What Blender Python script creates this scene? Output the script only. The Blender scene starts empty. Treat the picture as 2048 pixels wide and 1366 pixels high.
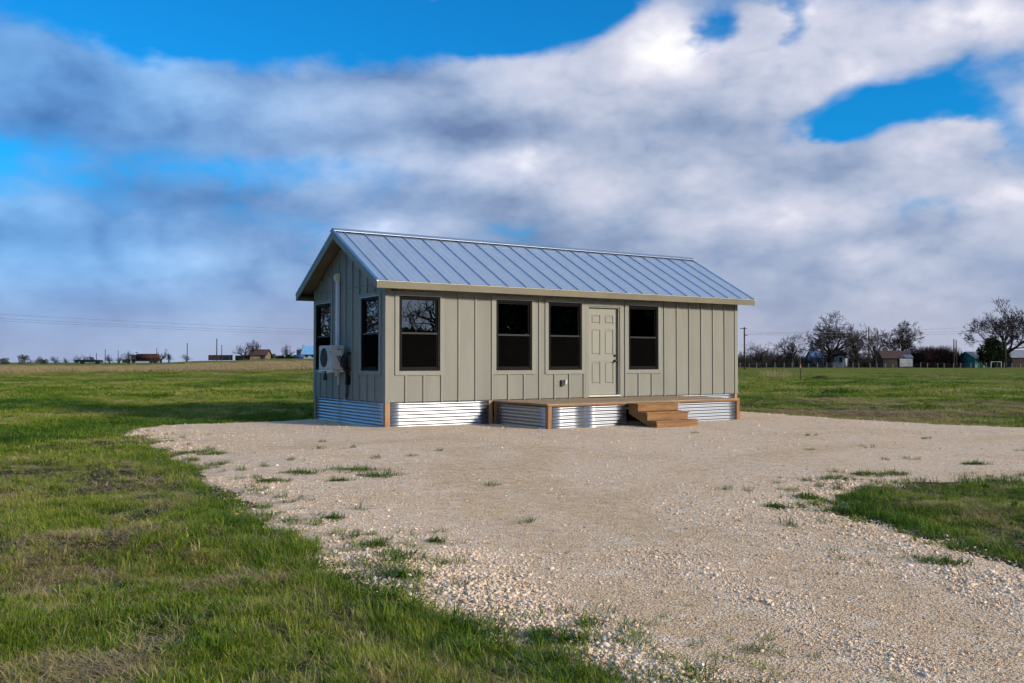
import bpy, math, random
import numpy as np
from mathutils import Vector, Matrix

rng = np.random.default_rng(7)
random.seed(7)
R = math.radians
SC = bpy.context.scene
COL = SC.collection

# ------------------------------------------------------------------ camera
F_PX, CX, CY, PITCH, CAM_H = 1833.6, 1024.0, 683.0, 0.022, 1.3358
cam_d = bpy.data.cameras.new('camera')
cam = bpy.data.objects.new('camera', cam_d)
COL.objects.link(cam)
cam.location = (0, 0, CAM_H)
cam.rotation_euler = (math.pi / 2 + PITCH, 0, 0)
cam_d.sensor_width = 36.0
cam_d.lens = F_PX / 2048 * 36.0
cam_d.clip_start = 0.05
cam_d.clip_end = 8000
SC.camera = cam
HORIZON = CY + F_PX * math.tan(PITCH)

# ------------------------------------------------------------------ light
YAW = 0.5722                                   # heading of the cabin's long side
SUN_EL = R(21)
PHI = R(27)
E1 = np.array([math.cos(YAW), math.sin(YAW)])
NF = np.array([math.sin(YAW), -math.cos(YAW)])
sxy = math.cos(PHI) * NF + math.sin(PHI) * E1
SUN_DIR = Vector((sxy[0] * math.cos(SUN_EL), sxy[1] * math.cos(SUN_EL), math.sin(SUN_EL)))
sun_d = bpy.data.lights.new('sun', 'SUN')
sun_d.energy = 3.2
sun_d.angle = R(7.0)
sun_d.color = (1.0, 0.88, 0.71)
sun = bpy.data.objects.new('sun', sun_d)
COL.objects.link(sun)
sun.rotation_euler = SUN_DIR.to_track_quat('Z', 'Y').to_euler()
sun.location = SUN_DIR * 60

vs = SC.view_settings
vs.view_transform = 'Standard'
vs.look = 'None'
vs.gamma = 1.0
vs.exposure = 0.48
vs.use_curve_mapping = False
SC.cycles.use_adaptive_sampling = True
SC.cycles.adaptive_threshold = 0.025
SC.cycles.adaptive_min_samples = 12
SC.cycles.max_bounces = 5
SC.cycles.diffuse_bounces = 2
SC.cycles.glossy_bounces = 3
SC.cycles.transparent_max_bounces = 6


class NT:
    """tiny helper to write shader node trees as expressions"""
    def __init__(self, tree):
        self.t = tree
        self.n = tree.nodes
        self.l = tree.links

    def node(self, typ, **kw):
        nd = self.n.new(typ)
        for k, v in kw.items():
            setattr(nd, k, v)
        return nd

    def put(self, sock, v):
        if isinstance(v, bpy.types.NodeSocket):
            self.l.new(v, sock)
        elif v is not None:
            if isinstance(v, (tuple, list)) and len(v) == 3 and sock.type == 'RGBA':
                v = (*v, 1)
            sock.default_value = v

    def m(self, op, a, b=None, c=None, clamp=False):
        nd = self.node('ShaderNodeMath', operation=op, use_clamp=clamp)
        self.put(nd.inputs[0], a)
        self.put(nd.inputs[1], b)
        self.put(nd.inputs[2], c)
        return nd.outputs[0]

    def v(self, op, a, b=None, scale=None):
        nd = self.node('ShaderNodeVectorMath', operation=op)
        self.put(nd.inputs[0], a)
        if b is not None:
            self.put(nd.inputs[1], b)
        if scale is not None:
            self.put(nd.inputs['Scale'], scale)
        return nd.outputs[0]

    def mix(self, f, a, b, blend='MIX'):
        nd = self.node('ShaderNodeMix', data_type='RGBA', blend_type=blend)
        self.put(nd.inputs['Factor'], f)
        self.put(nd.inputs['A'], None)
        self.put(nd.inputs[6], a)
        self.put(nd.inputs[7], b)
        return nd.outputs[2]

    def noise(self, vec, scale, detail=4, rough=0.5, dist=0.0, out='Fac'):
        nd = self.node('ShaderNodeTexNoise')
        self.put(nd.inputs['Vector'], vec)
        nd.inputs['Scale'].default_value = scale
        nd.inputs['Detail'].default_value = detail
        nd.inputs['Roughness'].default_value = rough
        nd.inputs['Distortion'].default_value = dist
        return nd.outputs[out]

    def voro(self, vec, scale, feature='F1', out='Distance', rand=1.0):
        nd = self.node('ShaderNodeTexVoronoi', feature=feature)
        self.put(nd.inputs['Vector'], vec)
        nd.inputs['Scale'].default_value = scale
        nd.inputs['Randomness'].default_value = rand
        return nd.outputs[out]

    def ramp(self, fac, stops, interp='LINEAR'):
        nd = self.node('ShaderNodeValToRGB')
        cr = nd.color_ramp
        cr.interpolation = interp
        while len(cr.elements) < len(stops):
            cr.elements.new(0.5)
        for e, (p, c) in zip(cr.elements, stops):
            e.position = p
            e.color = (*c, 1) if len(c) == 3 else c
        self.put(nd.inputs[0], fac)
        return nd.outputs[0]

    def smooth(self, x, a, b, lo=0.0, hi=1.0):
        nd = self.node('ShaderNodeMapRange', interpolation_type='SMOOTHSTEP')
        self.put(nd.inputs[0], x)
        for i, q in enumerate((a, b, lo, hi)):
            nd.inputs[1 + i].default_value = q
        return nd.outputs[0]

    def bump(self, h, strength, dist):
        nd = self.node('ShaderNodeBump')
        nd.inputs['Strength'].default_value = strength
        nd.inputs['Distance'].default_value = dist
        self.put(nd.inputs['Height'], h)
        return nd.outputs[0]


def px_az_el(px, py):
    x, y = (px - CX) / F_PX, -(py - CY) / F_PX
    d = Vector((x, math.cos(PITCH) - y * math.sin(PITCH), math.sin(PITCH) + y * math.cos(PITCH))).normalized()
    return math.atan2(d.x, d.y), math.asin(d.z)


def build_world():
    w = bpy.data.worlds.new('World')
    SC.world = w
    w.use_nodes = True
    w.node_tree.nodes.clear()
    T = NT(w.node_tree)
    out = T.node('ShaderNodeOutputWorld')
    bg = T.node('ShaderNodeBackground')
    T.l.new(bg.outputs[0], out.inputs[0])
    bg.inputs['Strength'].default_value = 0.086
    sky = T.node('ShaderNodeTexSky', sky_type='NISHITA', sun_disc=False)
    sky.sun_elevation = SUN_EL
    sky.sun_rotation = math.atan2(SUN_DIR.x, SUN_DIR.y)
    sky.altitude = 100
    sky.air_density = 1.0
    sky.dust_density = 0.6
    sky.ozone_density = 2.0
    d = T.node('ShaderNodeTexCoord').outputs['Generated']
    sep = T.node('ShaderNodeSeparateXYZ')
    T.l.new(d, sep.inputs[0])
    X, Y, Z = sep.outputs
    az = T.m('ARCTAN2', X, Y)
    el = T.m('ARCSINE', Z)
    dv = T.v('MULTIPLY', d, (1.0, 1.0, 1.75))
    # wandering of the cloud outlines
    w1 = T.m('SUBTRACT', T.noise(dv, 3.5, 2, 0.5), 0.5)
    w2 = T.m('SUBTRACT', T.noise(T.v('ADD', dv, (7.3, 2.1, 4.4)), 9.0, 4, 0.6), 0.5)
    azw = T.m('ADD', az, T.m('MULTIPLY_ADD', w1, 0.08, T.m('MULTIPLY', w2, 0.12)))
    elw = T.m('ADD', el, T.m('MULTIPLY_ADD', w1, -0.02, T.m('MULTIPLY', w2, 0.05)))
    pc = T.node('ShaderNodeCombineXYZ')
    T.l.new(azw, pc.inputs[0])
    T.l.new(elw, pc.inputs[1])
    P = pc.outputs[0]

    # banks of cloud and the blue between them: column, row, half sizes, cover, brightness
    cover, shine = 0.0, 0.0
    for px, py, rx, ry, wc, wl in (
            (320, 40, 250, 92, -0.9, 0), (700, 45, 260, 75, -0.85, 0), (1020, 60, 190, 60, -0.75, 0), (1170, 20, 130, 55, -0.45, 0),
            (1310, 110, 110, 72, 0.60, 0.22), (1225, 170, 120, 60, 0.45, 0.26), (1535, 190, 185, 58, 0.55, 0.36), (1420, 70, 55, 50, -0.50, 0),
            (1600, 40, 38, 60, -0.40, 0), (1530, 60, 65, 50, 0.35, 0.05), (1850, 70, 240, 60, 0.28, 0.12), (1950, 40, 110, 40, 0, 0.32),
            (1800, 200, 140, 44, -0.80, 0), (1650, 258, 85, 36, -0.68, 0), (1990, 245, 70, 42, -0.36, 0), (1872, 280, 92, 66, 0.70, 0.45),
            (950, 205, 380, 78, 0.50, 0.02), (1000, 272, 440, 34, 0.20, -0.36), (400, 200, 300, 65, 0.42, -0.02), (575, 225, 75, 42, 0.20, 0.30),
            (100, 150, 170, 110, 0.45, -0.10), (330, 300, 260, 42, -0.08, 0), (625, 350, 180, 50, -0.17, 0), (1000, 360, 260, 60, 0.40, 0.02),
            (1060, 340, 80, 38, 0, 0.42), (925, 330, 110, 30, 0, 0.26), (880, 412, 170, 34, 0.10, -0.36), (450, 395, 260, 40, 0.22, -0.26),
            (150, 470, 260, 48, 0.30, -0.20), (300, 532, 310, 42, 0.30, 0.16), (745, 452, 65, 34, 0.20, 0.36), (1370, 335, 260, 60, 0.40, 0.04),
            (1650, 345, 210, 48, 0.30, -0.22), (1500, 455, 180, 42, 0.30, 0.28), (1850, 512, 210, 34, 0.30, 0.28), (1800, 462, 190, 28, 0.10, -0.22),
            (1200, 490, 260, 38, 0.20, -0.14), (2045, 370, 55, 40, 0.2, 0.34)):
        a0, e0 = px_az_el(px, py)
        nd = T.node('ShaderNodeVectorMath', operation='MULTIPLY_ADD')
        T.l.new(P, nd.inputs[0])
        nd.inputs[1].default_value = (F_PX / rx, F_PX / ry, 0)
        nd.inputs[2].default_value = (-a0 * F_PX / rx, -e0 * F_PX / ry, 0)
        dt = T.node('ShaderNodeVectorMath', operation='DOT_PRODUCT')
        T.l.new(nd.outputs[0], dt.inputs[0])
        T.l.new(nd.outputs[0], dt.inputs[1])
        g = T.m('POWER', 0.3679, dt.outputs['Value'])
        if wc:
            cover = T.m('MULTIPLY_ADD', g, wc, cover)
        if wl:
            shine = T.m('MULTIPLY_ADD', g, wl, shine)
    n1 = T.noise(dv, 4.3, 8, 0.58)
    sd = SUN_DIR
    n2 = T.noise(T.v('ADD', dv, (sd.x * 0.05, sd.y * 0.05, 0.08)), 4.3, 4, 0.55)
    rdg = T.node('ShaderNodeTexNoise', noise_type='RIDGED_MULTIFRACTAL')       # rounded puffs with creases between
    T.put(rdg.inputs['Vector'], dv)
    for nm, q in (('Scale', 7.0), ('Detail', 4.0), ('Roughness', 0.62), ('Offset', 0.9), ('Gain', 1.6)):
        rdg.inputs[nm].default_value = q
    puff = T.m('SUBTRACT', 0.75, rdg.outputs['Fac'])
    cov = T.m('ADD', T.m('MULTIPLY_ADD', T.m('SUBTRACT', n1, 0.5), 1.15, 0.33), T.m('MULTIPLY_ADD', puff, 0.15, cover))
    near_h = T.smooth(el, 0.02, 0.16, 0.45, 0.0)       # more cloud is seen edge-on near the horizon
    cov = T.m('ADD', cov, near_h)
    alpha = T.smooth(cov, -0.06, 0.46)
    lit = T.m('MULTIPLY', T.m('SUBTRACT', n1, n2), 2.0)
    lum = T.m('ADD', T.m('ADD', lit, 0.25), T.m('MULTIPLY_ADD', puff, 0.24, T.m('MULTIPLY', shine, 1.05)))
    lum = T.m('MULTIPLY_ADD', lum, 0.70, 0.30, clamp=True)
    ccol = T.ramp(lum, [(0.0, (0.15, 0.21, 0.35)), (0.28, (0.26, 0.33, 0.48)), (0.52, (0.40, 0.45, 0.58)), (0.75, (0.57, 0.58, 0.69)), (1.0, (0.88, 0.87, 0.90))])
    ccol = T.v('SCALE', ccol, scale=10.0)
    # thin, blue-shifted cloud towards the side away from the sun (photo's left)
    away = T.smooth(az, -0.50, 0.12, 1.0, 0.0)
    ccol = T.mix(T.m('MULTIPLY', away, 1.0), ccol, T.v('MULTIPLY', ccol, (0.40, 0.80, 1.16)))
    hz = T.smooth(el, 0.0, 0.11, 0.65, 0.0)
    ccol = T.mix(hz, ccol, (3.75, 3.85, 4.9))
    blue = T.v('MULTIPLY', sky.outputs[0], (0.05, 0.88, 1.50))
    T.put(bg.inputs['Color'], T.mix(alpha, blue, ccol))
    w.cycles.sampling_method = 'MANUAL'
    w.cycles.sample_map_resolution = 512


build_world()

# ------------------------------------------------------------------ helpers: places, tags, meshes
def at(px, depth, py=None, z=0.0):
    """point at that depth in front of the camera that shows at column px; its height from row py when given"""
    x = (px - CX) / F_PX * depth
    if py is not None:
        z = CAM_H - (py - HORIZON) / F_PX * depth
    return Vector((x, depth, z))


def gpx(px, py):
    """ground point (z = 0) seen at a pixel"""
    x, y = (px - CX) / F_PX, -(py - CY) / F_PX
    d = np.array([x, math.cos(PITCH) - y * math.sin(PITCH), math.sin(PITCH) + y * math.cos(PITCH)])
    t = -CAM_H / d[2]
    return d[0] * t, d[1] * t


def tag(o, label=None, cat=None, group=None, kind=None):
    if label:
        o['label'] = label
    if cat:
        o['category'] = cat
    if group:
        o['group'] = group
    if kind:
        o['kind'] = kind
    return o


def empty(name, loc=(0, 0, 0), rz=0.0):
    o = bpy.data.objects.new(name, None)
    o.empty_display_size = 0.3
    COL.objects.link(o)
    o.location = loc
    o.rotation_euler = (0, 0, rz)
    return o


def link_mesh(name, me, mat, parent=None, smooth=False):
    if mat is not None:
        me.materials.append(mat)
    if smooth:
        me.polygons.foreach_set('use_smooth', [True] * len(me.polygons))
    o = bpy.data.objects.new(name, me)
    COL.objects.link(o)
    if parent is not None:
        o.parent = parent
    return o


def np_mesh(name, verts, faces):
    """faces: (N,k) int array or list of such arrays"""
    if not isinstance(faces, list):
        faces = [faces]
    me = bpy.data.meshes.new(name)
    verts = np.asarray(verts, dtype=np.float32).reshape(-1, 3)
    me.vertices.add(len(verts))
    me.vertices.foreach_set('co', verts.ravel())
    idx = np.concatenate([f.ravel() for f in faces]).astype(np.int32)
    tot = np.concatenate([np.full(len(f), f.shape[1]) for f in faces]).astype(np.int32)
    start = np.concatenate([[0], np.cumsum(tot)[:-1]]).astype(np.int32)
    me.loops.add(len(idx))
    me.loops.foreach_set('vertex_index', idx)
    me.polygons.add(len(tot))
    me.polygons.foreach_set('loop_start', start)
    me.polygons.foreach_set('loop_total', tot)
    me.update(calc_edges=True)
    return me


class MB:
    """collects simple solids for one mesh"""
    def __init__(self, f=None):
        self.v, self.f, self.map = [], [], f or (lambda a, b, c: (a, b, c))

    def hexa(self, p):
        n = len(self.v)
        self.v += [self.map(*q) for q in p]
        self.f += [(n, n + 3, n + 2, n + 1), (n + 4, n + 5, n + 6, n + 7), (n, n + 1, n + 5, n + 4),
                   (n + 1, n + 2, n + 6, n + 5), (n + 2, n + 3, n + 7, n + 6), (n + 3, n, n + 4, n + 7)]
        return self

    def box(self, a0, a1, b0, b1, c0, c1):
        return self.hexa([(a0, b0, c0), (a1, b0, c0), (a1, b1, c0), (a0, b1, c0), (a0, b0, c1), (a1, b0, c1), (a1, b1, c1), (a0, b1, c1)])

    def prism(self, poly, b0, b1, plane='ac'):
        """polygon in the a-c plane (or b-c) pushed along the remaining axis"""
        n, k = len(self.v), len(poly)
        for t in (b0, b1):
            for a, c in poly:
                self.v.append(self.map(a, t, c) if plane == 'ac' else (self.map(t, a, c) if plane == 'bc' else self.map(a, c, t)))
        self.f.append(tuple(range(n, n + k)))
        self.f.append(tuple(range(n + 2 * k - 1, n + k - 1, -1)))
        for i in range(k):
            j = (i + 1) % k
            self.f.append((n + i, n + k + i, n + k + j, n + j))
        return self

    def tube(self, pts, r, sides=8, cap=True):
        n = len(self.v)
        pts = [Vector(self.map(*p)) for p in pts]
        rs = r if isinstance(r, (list, tuple)) else [r] * len(pts)
        for i, p in enumerate(pts):
            d = (pts[min(i + 1, len(pts) - 1)] - pts[max(i - 1, 0)]).normalized()
            up = Vector((0, 0, 1)) if abs(d.z) < 0.9 else Vector((1, 0, 0))
            x = d.cross(up).normalized()
            y = x.cross(d)
            for k in range(sides):
                t = 2 * math.pi * k / sides
                self.v.append(tuple(p + (x * math.cos(t) + y * math.sin(t)) * rs[i]))
        for i in range(len(pts) - 1):
            for k in range(sides):
                a, b = n + i * sides + k, n + i * sides + (k + 1) % sides
                self.f.append((a, b, b + sides, a + sides))
        if cap:
            self.f.append(tuple(range(n + sides - 1, n - 1, -1)))
            m = n + (len(pts) - 1) * sides
            self.f.append(tuple(range(m, m + sides)))
        return self

    def build(self, name, mat, parent=None, smooth=False):
        me = bpy.data.meshes.new(name)
        me.from_pydata(self.v, [], self.f)
        import bmesh
        bm = bmesh.new()
        bm.from_mesh(me)
        bmesh.ops.recalc_face_normals(bm, faces=bm.faces)
        bm.to_mesh(me)
        bm.free()
        return link_mesh(name, me, mat, parent, smooth)


def rects_minus(a0, a1, c0, c1, holes):
    """rectangle minus rectangles, as a list of rectangles"""
    xs = sorted({a0, a1, *[min(max(h[i], a0), a1) for h in holes for i in (0, 1)]})
    out = []
    for x0, x1 in zip(xs, xs[1:]):
        if x1 - x0 < 1e-4:
            continue
        m = (x0 + x1) / 2
        cuts = sorted((max(h[2], c0), min(h[3], c1)) for h in holes if h[0] < m < h[1] and h[3] > c0 and h[2] < c1)
        z = c0
        for lo, hi in cuts:
            if lo - z > 1e-4:
                out.append((x0, x1, z, lo))
            z = max(z, hi)
        if c1 - z > 1e-4:
            out.append((x0, x1, z, c1))
    return out


# ------------------------------------------------------------------ numpy noise for layouts
def _hash(ix, iy, seed):
    h = (ix.astype(np.int64) * 374761393 + iy.astype(np.int64) * 668265263 + seed * 1442695041) & 0xffffffff
    h = ((h ^ (h >> 13)) * 1274126177) & 0xffffffff
    return ((h ^ (h >> 16)) & 0xffff) / 65535.0


def vnoise(x, y, seed=0):
    ix, iy = np.floor(x), np.floor(y)
    fx, fy = x - ix, y - iy
    fx, fy = fx * fx * (3 - 2 * fx), fy * fy * (3 - 2 * fy)
    a, b = _hash(ix, iy, seed), _hash(ix + 1, iy, seed)
    c, d = _hash(ix, iy + 1, seed), _hash(ix + 1, iy + 1, seed)
    return (a * (1 - fx) + b * fx) * (1 - fy) + (c * (1 - fx) + d * fx) * fy


def fbm(x, y, scale, octv=4, seed=0):
    s, t, amp = 0.0, 0.0, 1.0
    for o in range(octv):
        s = s + amp * vnoise(x * scale * 2 ** o + 17.3 * o, y * scale * 2 ** o + 9.1 * o, seed + o)
        t += amp
        amp *= 0.5
    return s / t


def sstep(x, a, b):
    t = np.clip((x - a) / (b - a), 0, 1)
    return t * t * (3 - 2 * t)


# ------------------------------------------------------------------ materials
def new_mat(name):
    m = bpy.data.materials.new(name)
    m.use_nodes = True
    m.node_tree.nodes.clear()
    T = NT(m.node_tree)
    out = T.node('ShaderNodeOutputMaterial')
    return m, T, out


def pmat_grain(T, c, sv, col2):
    g = T.noise(sv, 14.0, 4, 0.7)
    return T.mix(T.m('MULTIPLY', T.smooth(g, 0.48, 0.66), 0.55), c, col2)


def pmat(name, col, rough=0.6, metal=0.0, var=0.12, vscale=3.0, stretch=(1, 1, 1), bump=0.0, bscale=60.0, bdist=0.002, spec=0.5, tint2=None, coords='Object', dirt=0.0):
    m, T, out = new_mat(name)
    b = T.node('ShaderNodeBsdfPrincipled')
    T.l.new(b.outputs[0], out.inputs[0])
    tc = T.node('ShaderNodeTexCoord').outputs[coords]
    sv = T.v('MULTIPLY', tc, stretch)
    n = T.noise(sv, vscale, 5, 0.6)
    c2 = tint2 or tuple(c * (1 - 2.2 * var) for c in col)
    c = T.mix(T.smooth(n, 0.3, 0.72), col, c2)
    rnd = T.node('ShaderNodeObjectInfo').outputs['Random']          # boards of one coat still differ a little
    c = T.v('SCALE', c, scale=T.m('MULTIPLY_ADD', rnd, 0.10, 0.95))
    if max(stretch) >= 7:
        c = pmat_grain(T, c, sv, tuple(q * 0.5 for q in c2))
        kn = T.voro(T.v('MULTIPLY', tc, tuple(q ** 0.45 for q in stretch)), 2.2)
        c = T.mix(T.m('MULTIPLY', T.smooth(kn, 0.085, 0.04), 0.8), c, tuple(q * 0.25 for q in c2))
    if dirt:
        geo = T.node('ShaderNodeNewGeometry').outputs['Position']
        dn = T.noise(geo, 1.7, 6, 0.65)
        c = T.mix(T.m('MULTIPLY', T.smooth(dn, 0.52, 0.75), dirt), c, (0.16, 0.13, 0.1))
    T.put(b.inputs['Base Color'], c)
    T.put(b.inputs['Roughness'], T.m('ADD', T.m('MULTIPLY', T.m('SUBTRACT', n, 0.5), 0.2), rough, clamp=True))
    b.inputs['Metallic'].default_value = metal
    b.inputs['Specular IOR Level'].default_value = spec
    if bump:
        T.put(b.inputs['Normal'], T.bump(T.noise(sv, bscale, 4, 0.6), bump, bdist))
    return m


MAT = {}
MAT['siding'] = pmat('sage_siding_paint', (0.212, 0.209, 0.174), 0.62, var=0.05, vscale=1.2, stretch=(3, 3, 0.5), bump=0.35, bscale=30, bdist=0.002, dirt=0.10)
MAT['trim'] = pmat('sage_trim_paint', (0.220, 0.217, 0.182), 0.58, var=0.04, vscale=2, stretch=(2, 2, 0.6), bump=0.25, bscale=24, bdist=0.002, dirt=0.08)
MAT['fascia'] = pmat('fascia_paint', (0.150, 0.130, 0.078), 0.6, var=0.05, vscale=1.5, bump=0.2, bscale=30, dirt=0.1)
MAT['soffit'] = pmat('soffit_board', (0.17, 0.14, 0.10), 0.75, var=0.12, vscale=2)
MAT['door'] = pmat('door_paint', (0.245, 0.240, 0.200), 0.45, var=0.03, vscale=1.5, bump=0.1, bscale=14)
MAT['bronze'] = pmat('bronze_window_frame', (0.007, 0.006, 0.006), 0.5, var=0.1, vscale=4, spec=0.08)
MAT['rail'] = pmat('bronze_meeting_rail', (0.022, 0.021, 0.022), 0.42, var=0.1, vscale=4, spec=0.2)
MAT['flash'] = pmat('pale_drip_cap', (0.62, 0.60, 0.52), 0.4, var=0.06)
MAT['black'] = pmat('black_rubber', (0.012, 0.012, 0.013), 0.55, var=0.2, vscale=8)
MAT['knob'] = pmat('black_hardware', (0.01, 0.01, 0.01), 0.3, var=0.1)
MAT['screen'] = pmat('insect_screen', (0.0035, 0.0033, 0.003), 0.9, var=0.1, vscale=3.0, bump=0.4, bscale=400, bdist=0.001, spec=0.0)
MAT['pvc'] = pmat('white_pvc', (0.62, 0.63, 0.64), 0.4, var=0.04, dirt=0.1)
MAT['pvc_old'] = pmat('cream_pvc_cap', (0.66, 0.61, 0.47), 0.5, var=0.06)
MAT['acwhite'] = pmat('ac_enamel', (0.46, 0.46, 0.44), 0.45, var=0.05, vscale=5, dirt=0.18)
MAT['acgrille'] = pmat('ac_grille', (0.07, 0.07, 0.075), 0.5, var=0.15)
MAT['interior'] = pmat('interior_lining', (0.09, 0.085, 0.08), 0.9, var=0.1)
MAT['pine'] = pmat('pale_pine', (0.42, 0.25, 0.13), 0.7, var=0.18, vscale=3, stretch=(9, 9, 0.8), bump=0.3, bscale=12, tint2=(0.30, 0.155, 0.07))
MAT['cedar'] = pmat('stained_pine_upright', (0.34, 0.165, 0.055), 0.65, var=0.2, vscale=2.2, stretch=(8, 8, 0.8), bump=0.35, bscale=12, tint2=(0.20, 0.08, 0.025))
MAT['step'] = pmat('stained_pine_step', (0.315, 0.150, 0.040), 0.62, var=0.2, vscale=2.0, stretch=(0.9, 9, 9), bump=0.4, bscale=12, tint2=(0.17, 0.075, 0.022))
MAT['deck'] = pmat('worn_deck_board', (0.36, 0.25, 0.15), 0.72, var=0.2, vscale=1.6, stretch=(0.8, 7, 7), bump=0.4, bscale=14, tint2=(0.24, 0.155, 0.085))
MAT['deck_edge'] = pmat('deck_edge_wood', (0.30, 0.13, 0.045), 0.65, var=0.2, vscale=2, stretch=(0.8, 9, 9), bump=0.3, bscale=12, tint2=(0.17, 0.07, 0.025))


def metal_mat(name, col, rough, spangle, vscale):
    m, T, out = new_mat(name)
    b = T.node('ShaderNodeBsdfPrincipled')
    T.l.new(b.outputs[0], out.inputs[0])
    tc = T.node('ShaderNodeTexCoord').outputs['Object']
    n = T.noise(tc, vscale, 5, 0.6)
    sp = T.voro(tc, 45.0, out='Color')
    f = T.m('ADD', T.m('MULTIPLY', n, 1.0 - spangle), T.m('MULTIPLY', T.node('ShaderNodeSeparateColor').outputs[0] if False else sp, spangle))
    T.put(b.inputs['Base Color'], T.mix(f, col, tuple(c * 0.72 for c in col)))
    T.put(b.inputs['Roughness'], T.m('ADD', T.m('MULTIPLY', T.m('SUBTRACT', f, 0.5), 0.22), rough, clamp=True))
    b.inputs['Metallic'].default_value = 1.0
    T.put(b.inputs['Normal'], T.bump(T.noise(tc, 2.2, 3, 0.5), 0.02, 0.01))
    return m


MAT['galv'] = metal_mat('galvanised_corrugated', (0.47, 0.50, 0.55), 0.38, 0.35, 2.5)
MAT['roof'] = metal_mat('galvalume_roof', (0.79, 0.87, 0.95), 0.42, 0.15, 1.2)
MAT['seam'] = metal_mat('galvalume_seam', (0.50, 0.60, 0.74), 0.45, 0.15, 1.2)


def glass_mat():
    m, T, out = new_mat('low_e_window_glass')
    gl = T.node('ShaderNodeBsdfGlossy')
    gl.inputs['Color'].default_value = (0.86, 0.95, 0.93, 1)
    gl.inputs['Roughness'].default_value = 0.008
    tr = T.node('ShaderNodeBsdfTransparent')
    tr.inputs['Color'].default_value = (0.42, 0.46, 0.44, 1)
    geo = T.node('ShaderNodeNewGeometry').outputs['Position']
    T.put(gl.inputs['Normal'], T.bump(T.noise(geo, 1.6, 2, 0.5), 0.10, 0.006))
    fr = T.node('ShaderNodeLayerWeight')
    fr.inputs['Blend'].default_value = 0.35
    mx = T.node('ShaderNodeMixShader')
    T.put(mx.inputs[0], T.m('MULTIPLY_ADD', fr.outputs['Fresnel'], 0.6, 0.22, clamp=True))
    T.l.new(tr.outputs[0], mx.inputs[1])
    T.l.new(gl.outputs[0], mx.inputs[2])
    T.l.new(mx.outputs[0], out.inputs[0])
    return m


MAT['glass'] = glass_mat()

# ------------------------------------------------------------------ the lie of the land
def inside_sd(poly, x, y):
    """signed distance to a polygon, positive inside"""
    poly = np.asarray(poly)
    inside = np.zeros(x.shape, bool)
    best = np.full(x.shape, 1e9)
    for (x0, y0), (x1, y1) in zip(poly, np.roll(poly, -1, axis=0)):
        c = (y0 > y) != (y1 > y)
        with np.errstate(divide='ignore', invalid='ignore'):
            xi = (x1 - x0) * (y - y0) / (y1 - y0 if y1 != y0 else 1e-9) + x0
        inside ^= c & (x < xi)
        dx, dy = x1 - x0, y1 - y0
        t = np.clip(((x - x0) * dx + (y - y0) * dy) / (dx * dx + dy * dy + 1e-12), 0, 1)
        best = np.minimum(best, (x - x0 - t * dx) ** 2 + (y - y0 - t * dy) ** 2)
    return np.where(inside, 1, -1) * np.sqrt(best)


_edge = [(630, 839), (520, 845), (400, 848), (300, 853), (240, 864), (262, 878), (300, 892), (330, 903), (345, 920), (385, 938),
         (400, 958), (440, 975), (478, 992), (520, 1012), (470, 1024), (505, 1048), (545, 1066), (600, 1082), (640, 1098), (672, 1132), (735, 1158),
         (792, 1182), (872, 1205), (885, 1238), (950, 1270), (1040, 1296), (1100, 1325), (1190, 1366)]
PAD = [gpx(*p) for p in _edge] + [(0.9, 2.4), (1.2, 0.0), (8.0, 0.0), (13.0, 6.0), (22.0, 12.5), (22.0, 15.8), (15.0, 17.6)] + \
      [gpx(*p) for p in [(2048, 856), (1900, 850), (1750, 842), (1600, 832), (1485, 824)]] + [(4.4, 24.4), (0.0, 22.6)]
ISLE = [gpx(*p) for p in [(1655, 1012), (1690, 990), (1740, 974), (1830, 964), (1930, 968), (2048, 962), (2200, 955), (2500, 1000),
                          (2500, 1230), (2200, 1190), (2048, 1138), (1950, 1108), (1850, 1080), (1770, 1056), (1700, 1034)]]


def gravel_sd(x, y):
    s = np.minimum(inside_sd(PAD, x, y), -inside_sd(ISLE, x, y))
    d = np.hypot(x, y)
    a = np.clip(d / 9.0, 0.35, 1.3)
    return s + (fbm(x, y, 1.6, 4, 3) - 0.5) * 0.42 * a + (fbm(x, y, 7.0, 2, 9) - 0.5) * 0.16 * a


def terrain(x, y):
    d = np.hypot(x, y)
    azm = np.degrees(np.arctan2(x, np.maximum(y, 1e-3)))
    left = sstep(-azm, 2.0, 12.0) * (y > 0)
    rise = 0.83 + 0.67 * sstep(azm, -22.5, -18.0) + 0.50 * sstep(azm, -17.5, -14.5)
    h = rise * left * sstep(d, 70, 212)
    h = h - 3.0 * left * sstep(d, 232, 420)
    h = h - 2.5 * (1 - left) * sstep(d, 330, 600)
    h = h + (fbm(x, y, 0.06, 3, 5) - 0.5) * 0.22 * sstep(d, 34, 70)
    near = d < 60
    if np.any(near):                                  # hummocks of the rough sward, level beside the gravel
        m = np.zeros_like(h)
        xs, ys = x[near], y[near]
        k = sstep(-gravel_sd(xs, ys), 0.05, 0.7)
        m[near] = k * ((fbm(xs, ys, 1.5, 3, 77) - 0.45) * 0.16 + (fbm(xs, ys, 0.4, 2, 78) - 0.5) * 0.10) * (1 - sstep(d[near], 40, 60))
        h = h + m
    mid = (d > 16) & (d < 140)
    if np.any(mid):                                   # longer swells of the pasture
        m = np.zeros_like(h)
        xs, ys, ds = x[mid], y[mid], d[mid]
        k = sstep(-gravel_sd(xs, ys), 0.2, 3.0) * sstep(ds, 16, 26) * (1 - sstep(ds, 100, 140))
        m[mid] = k * (fbm(xs, ys, 0.20, 3, 15) - 0.5) * 0.34
        h = h + m
    return h


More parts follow.
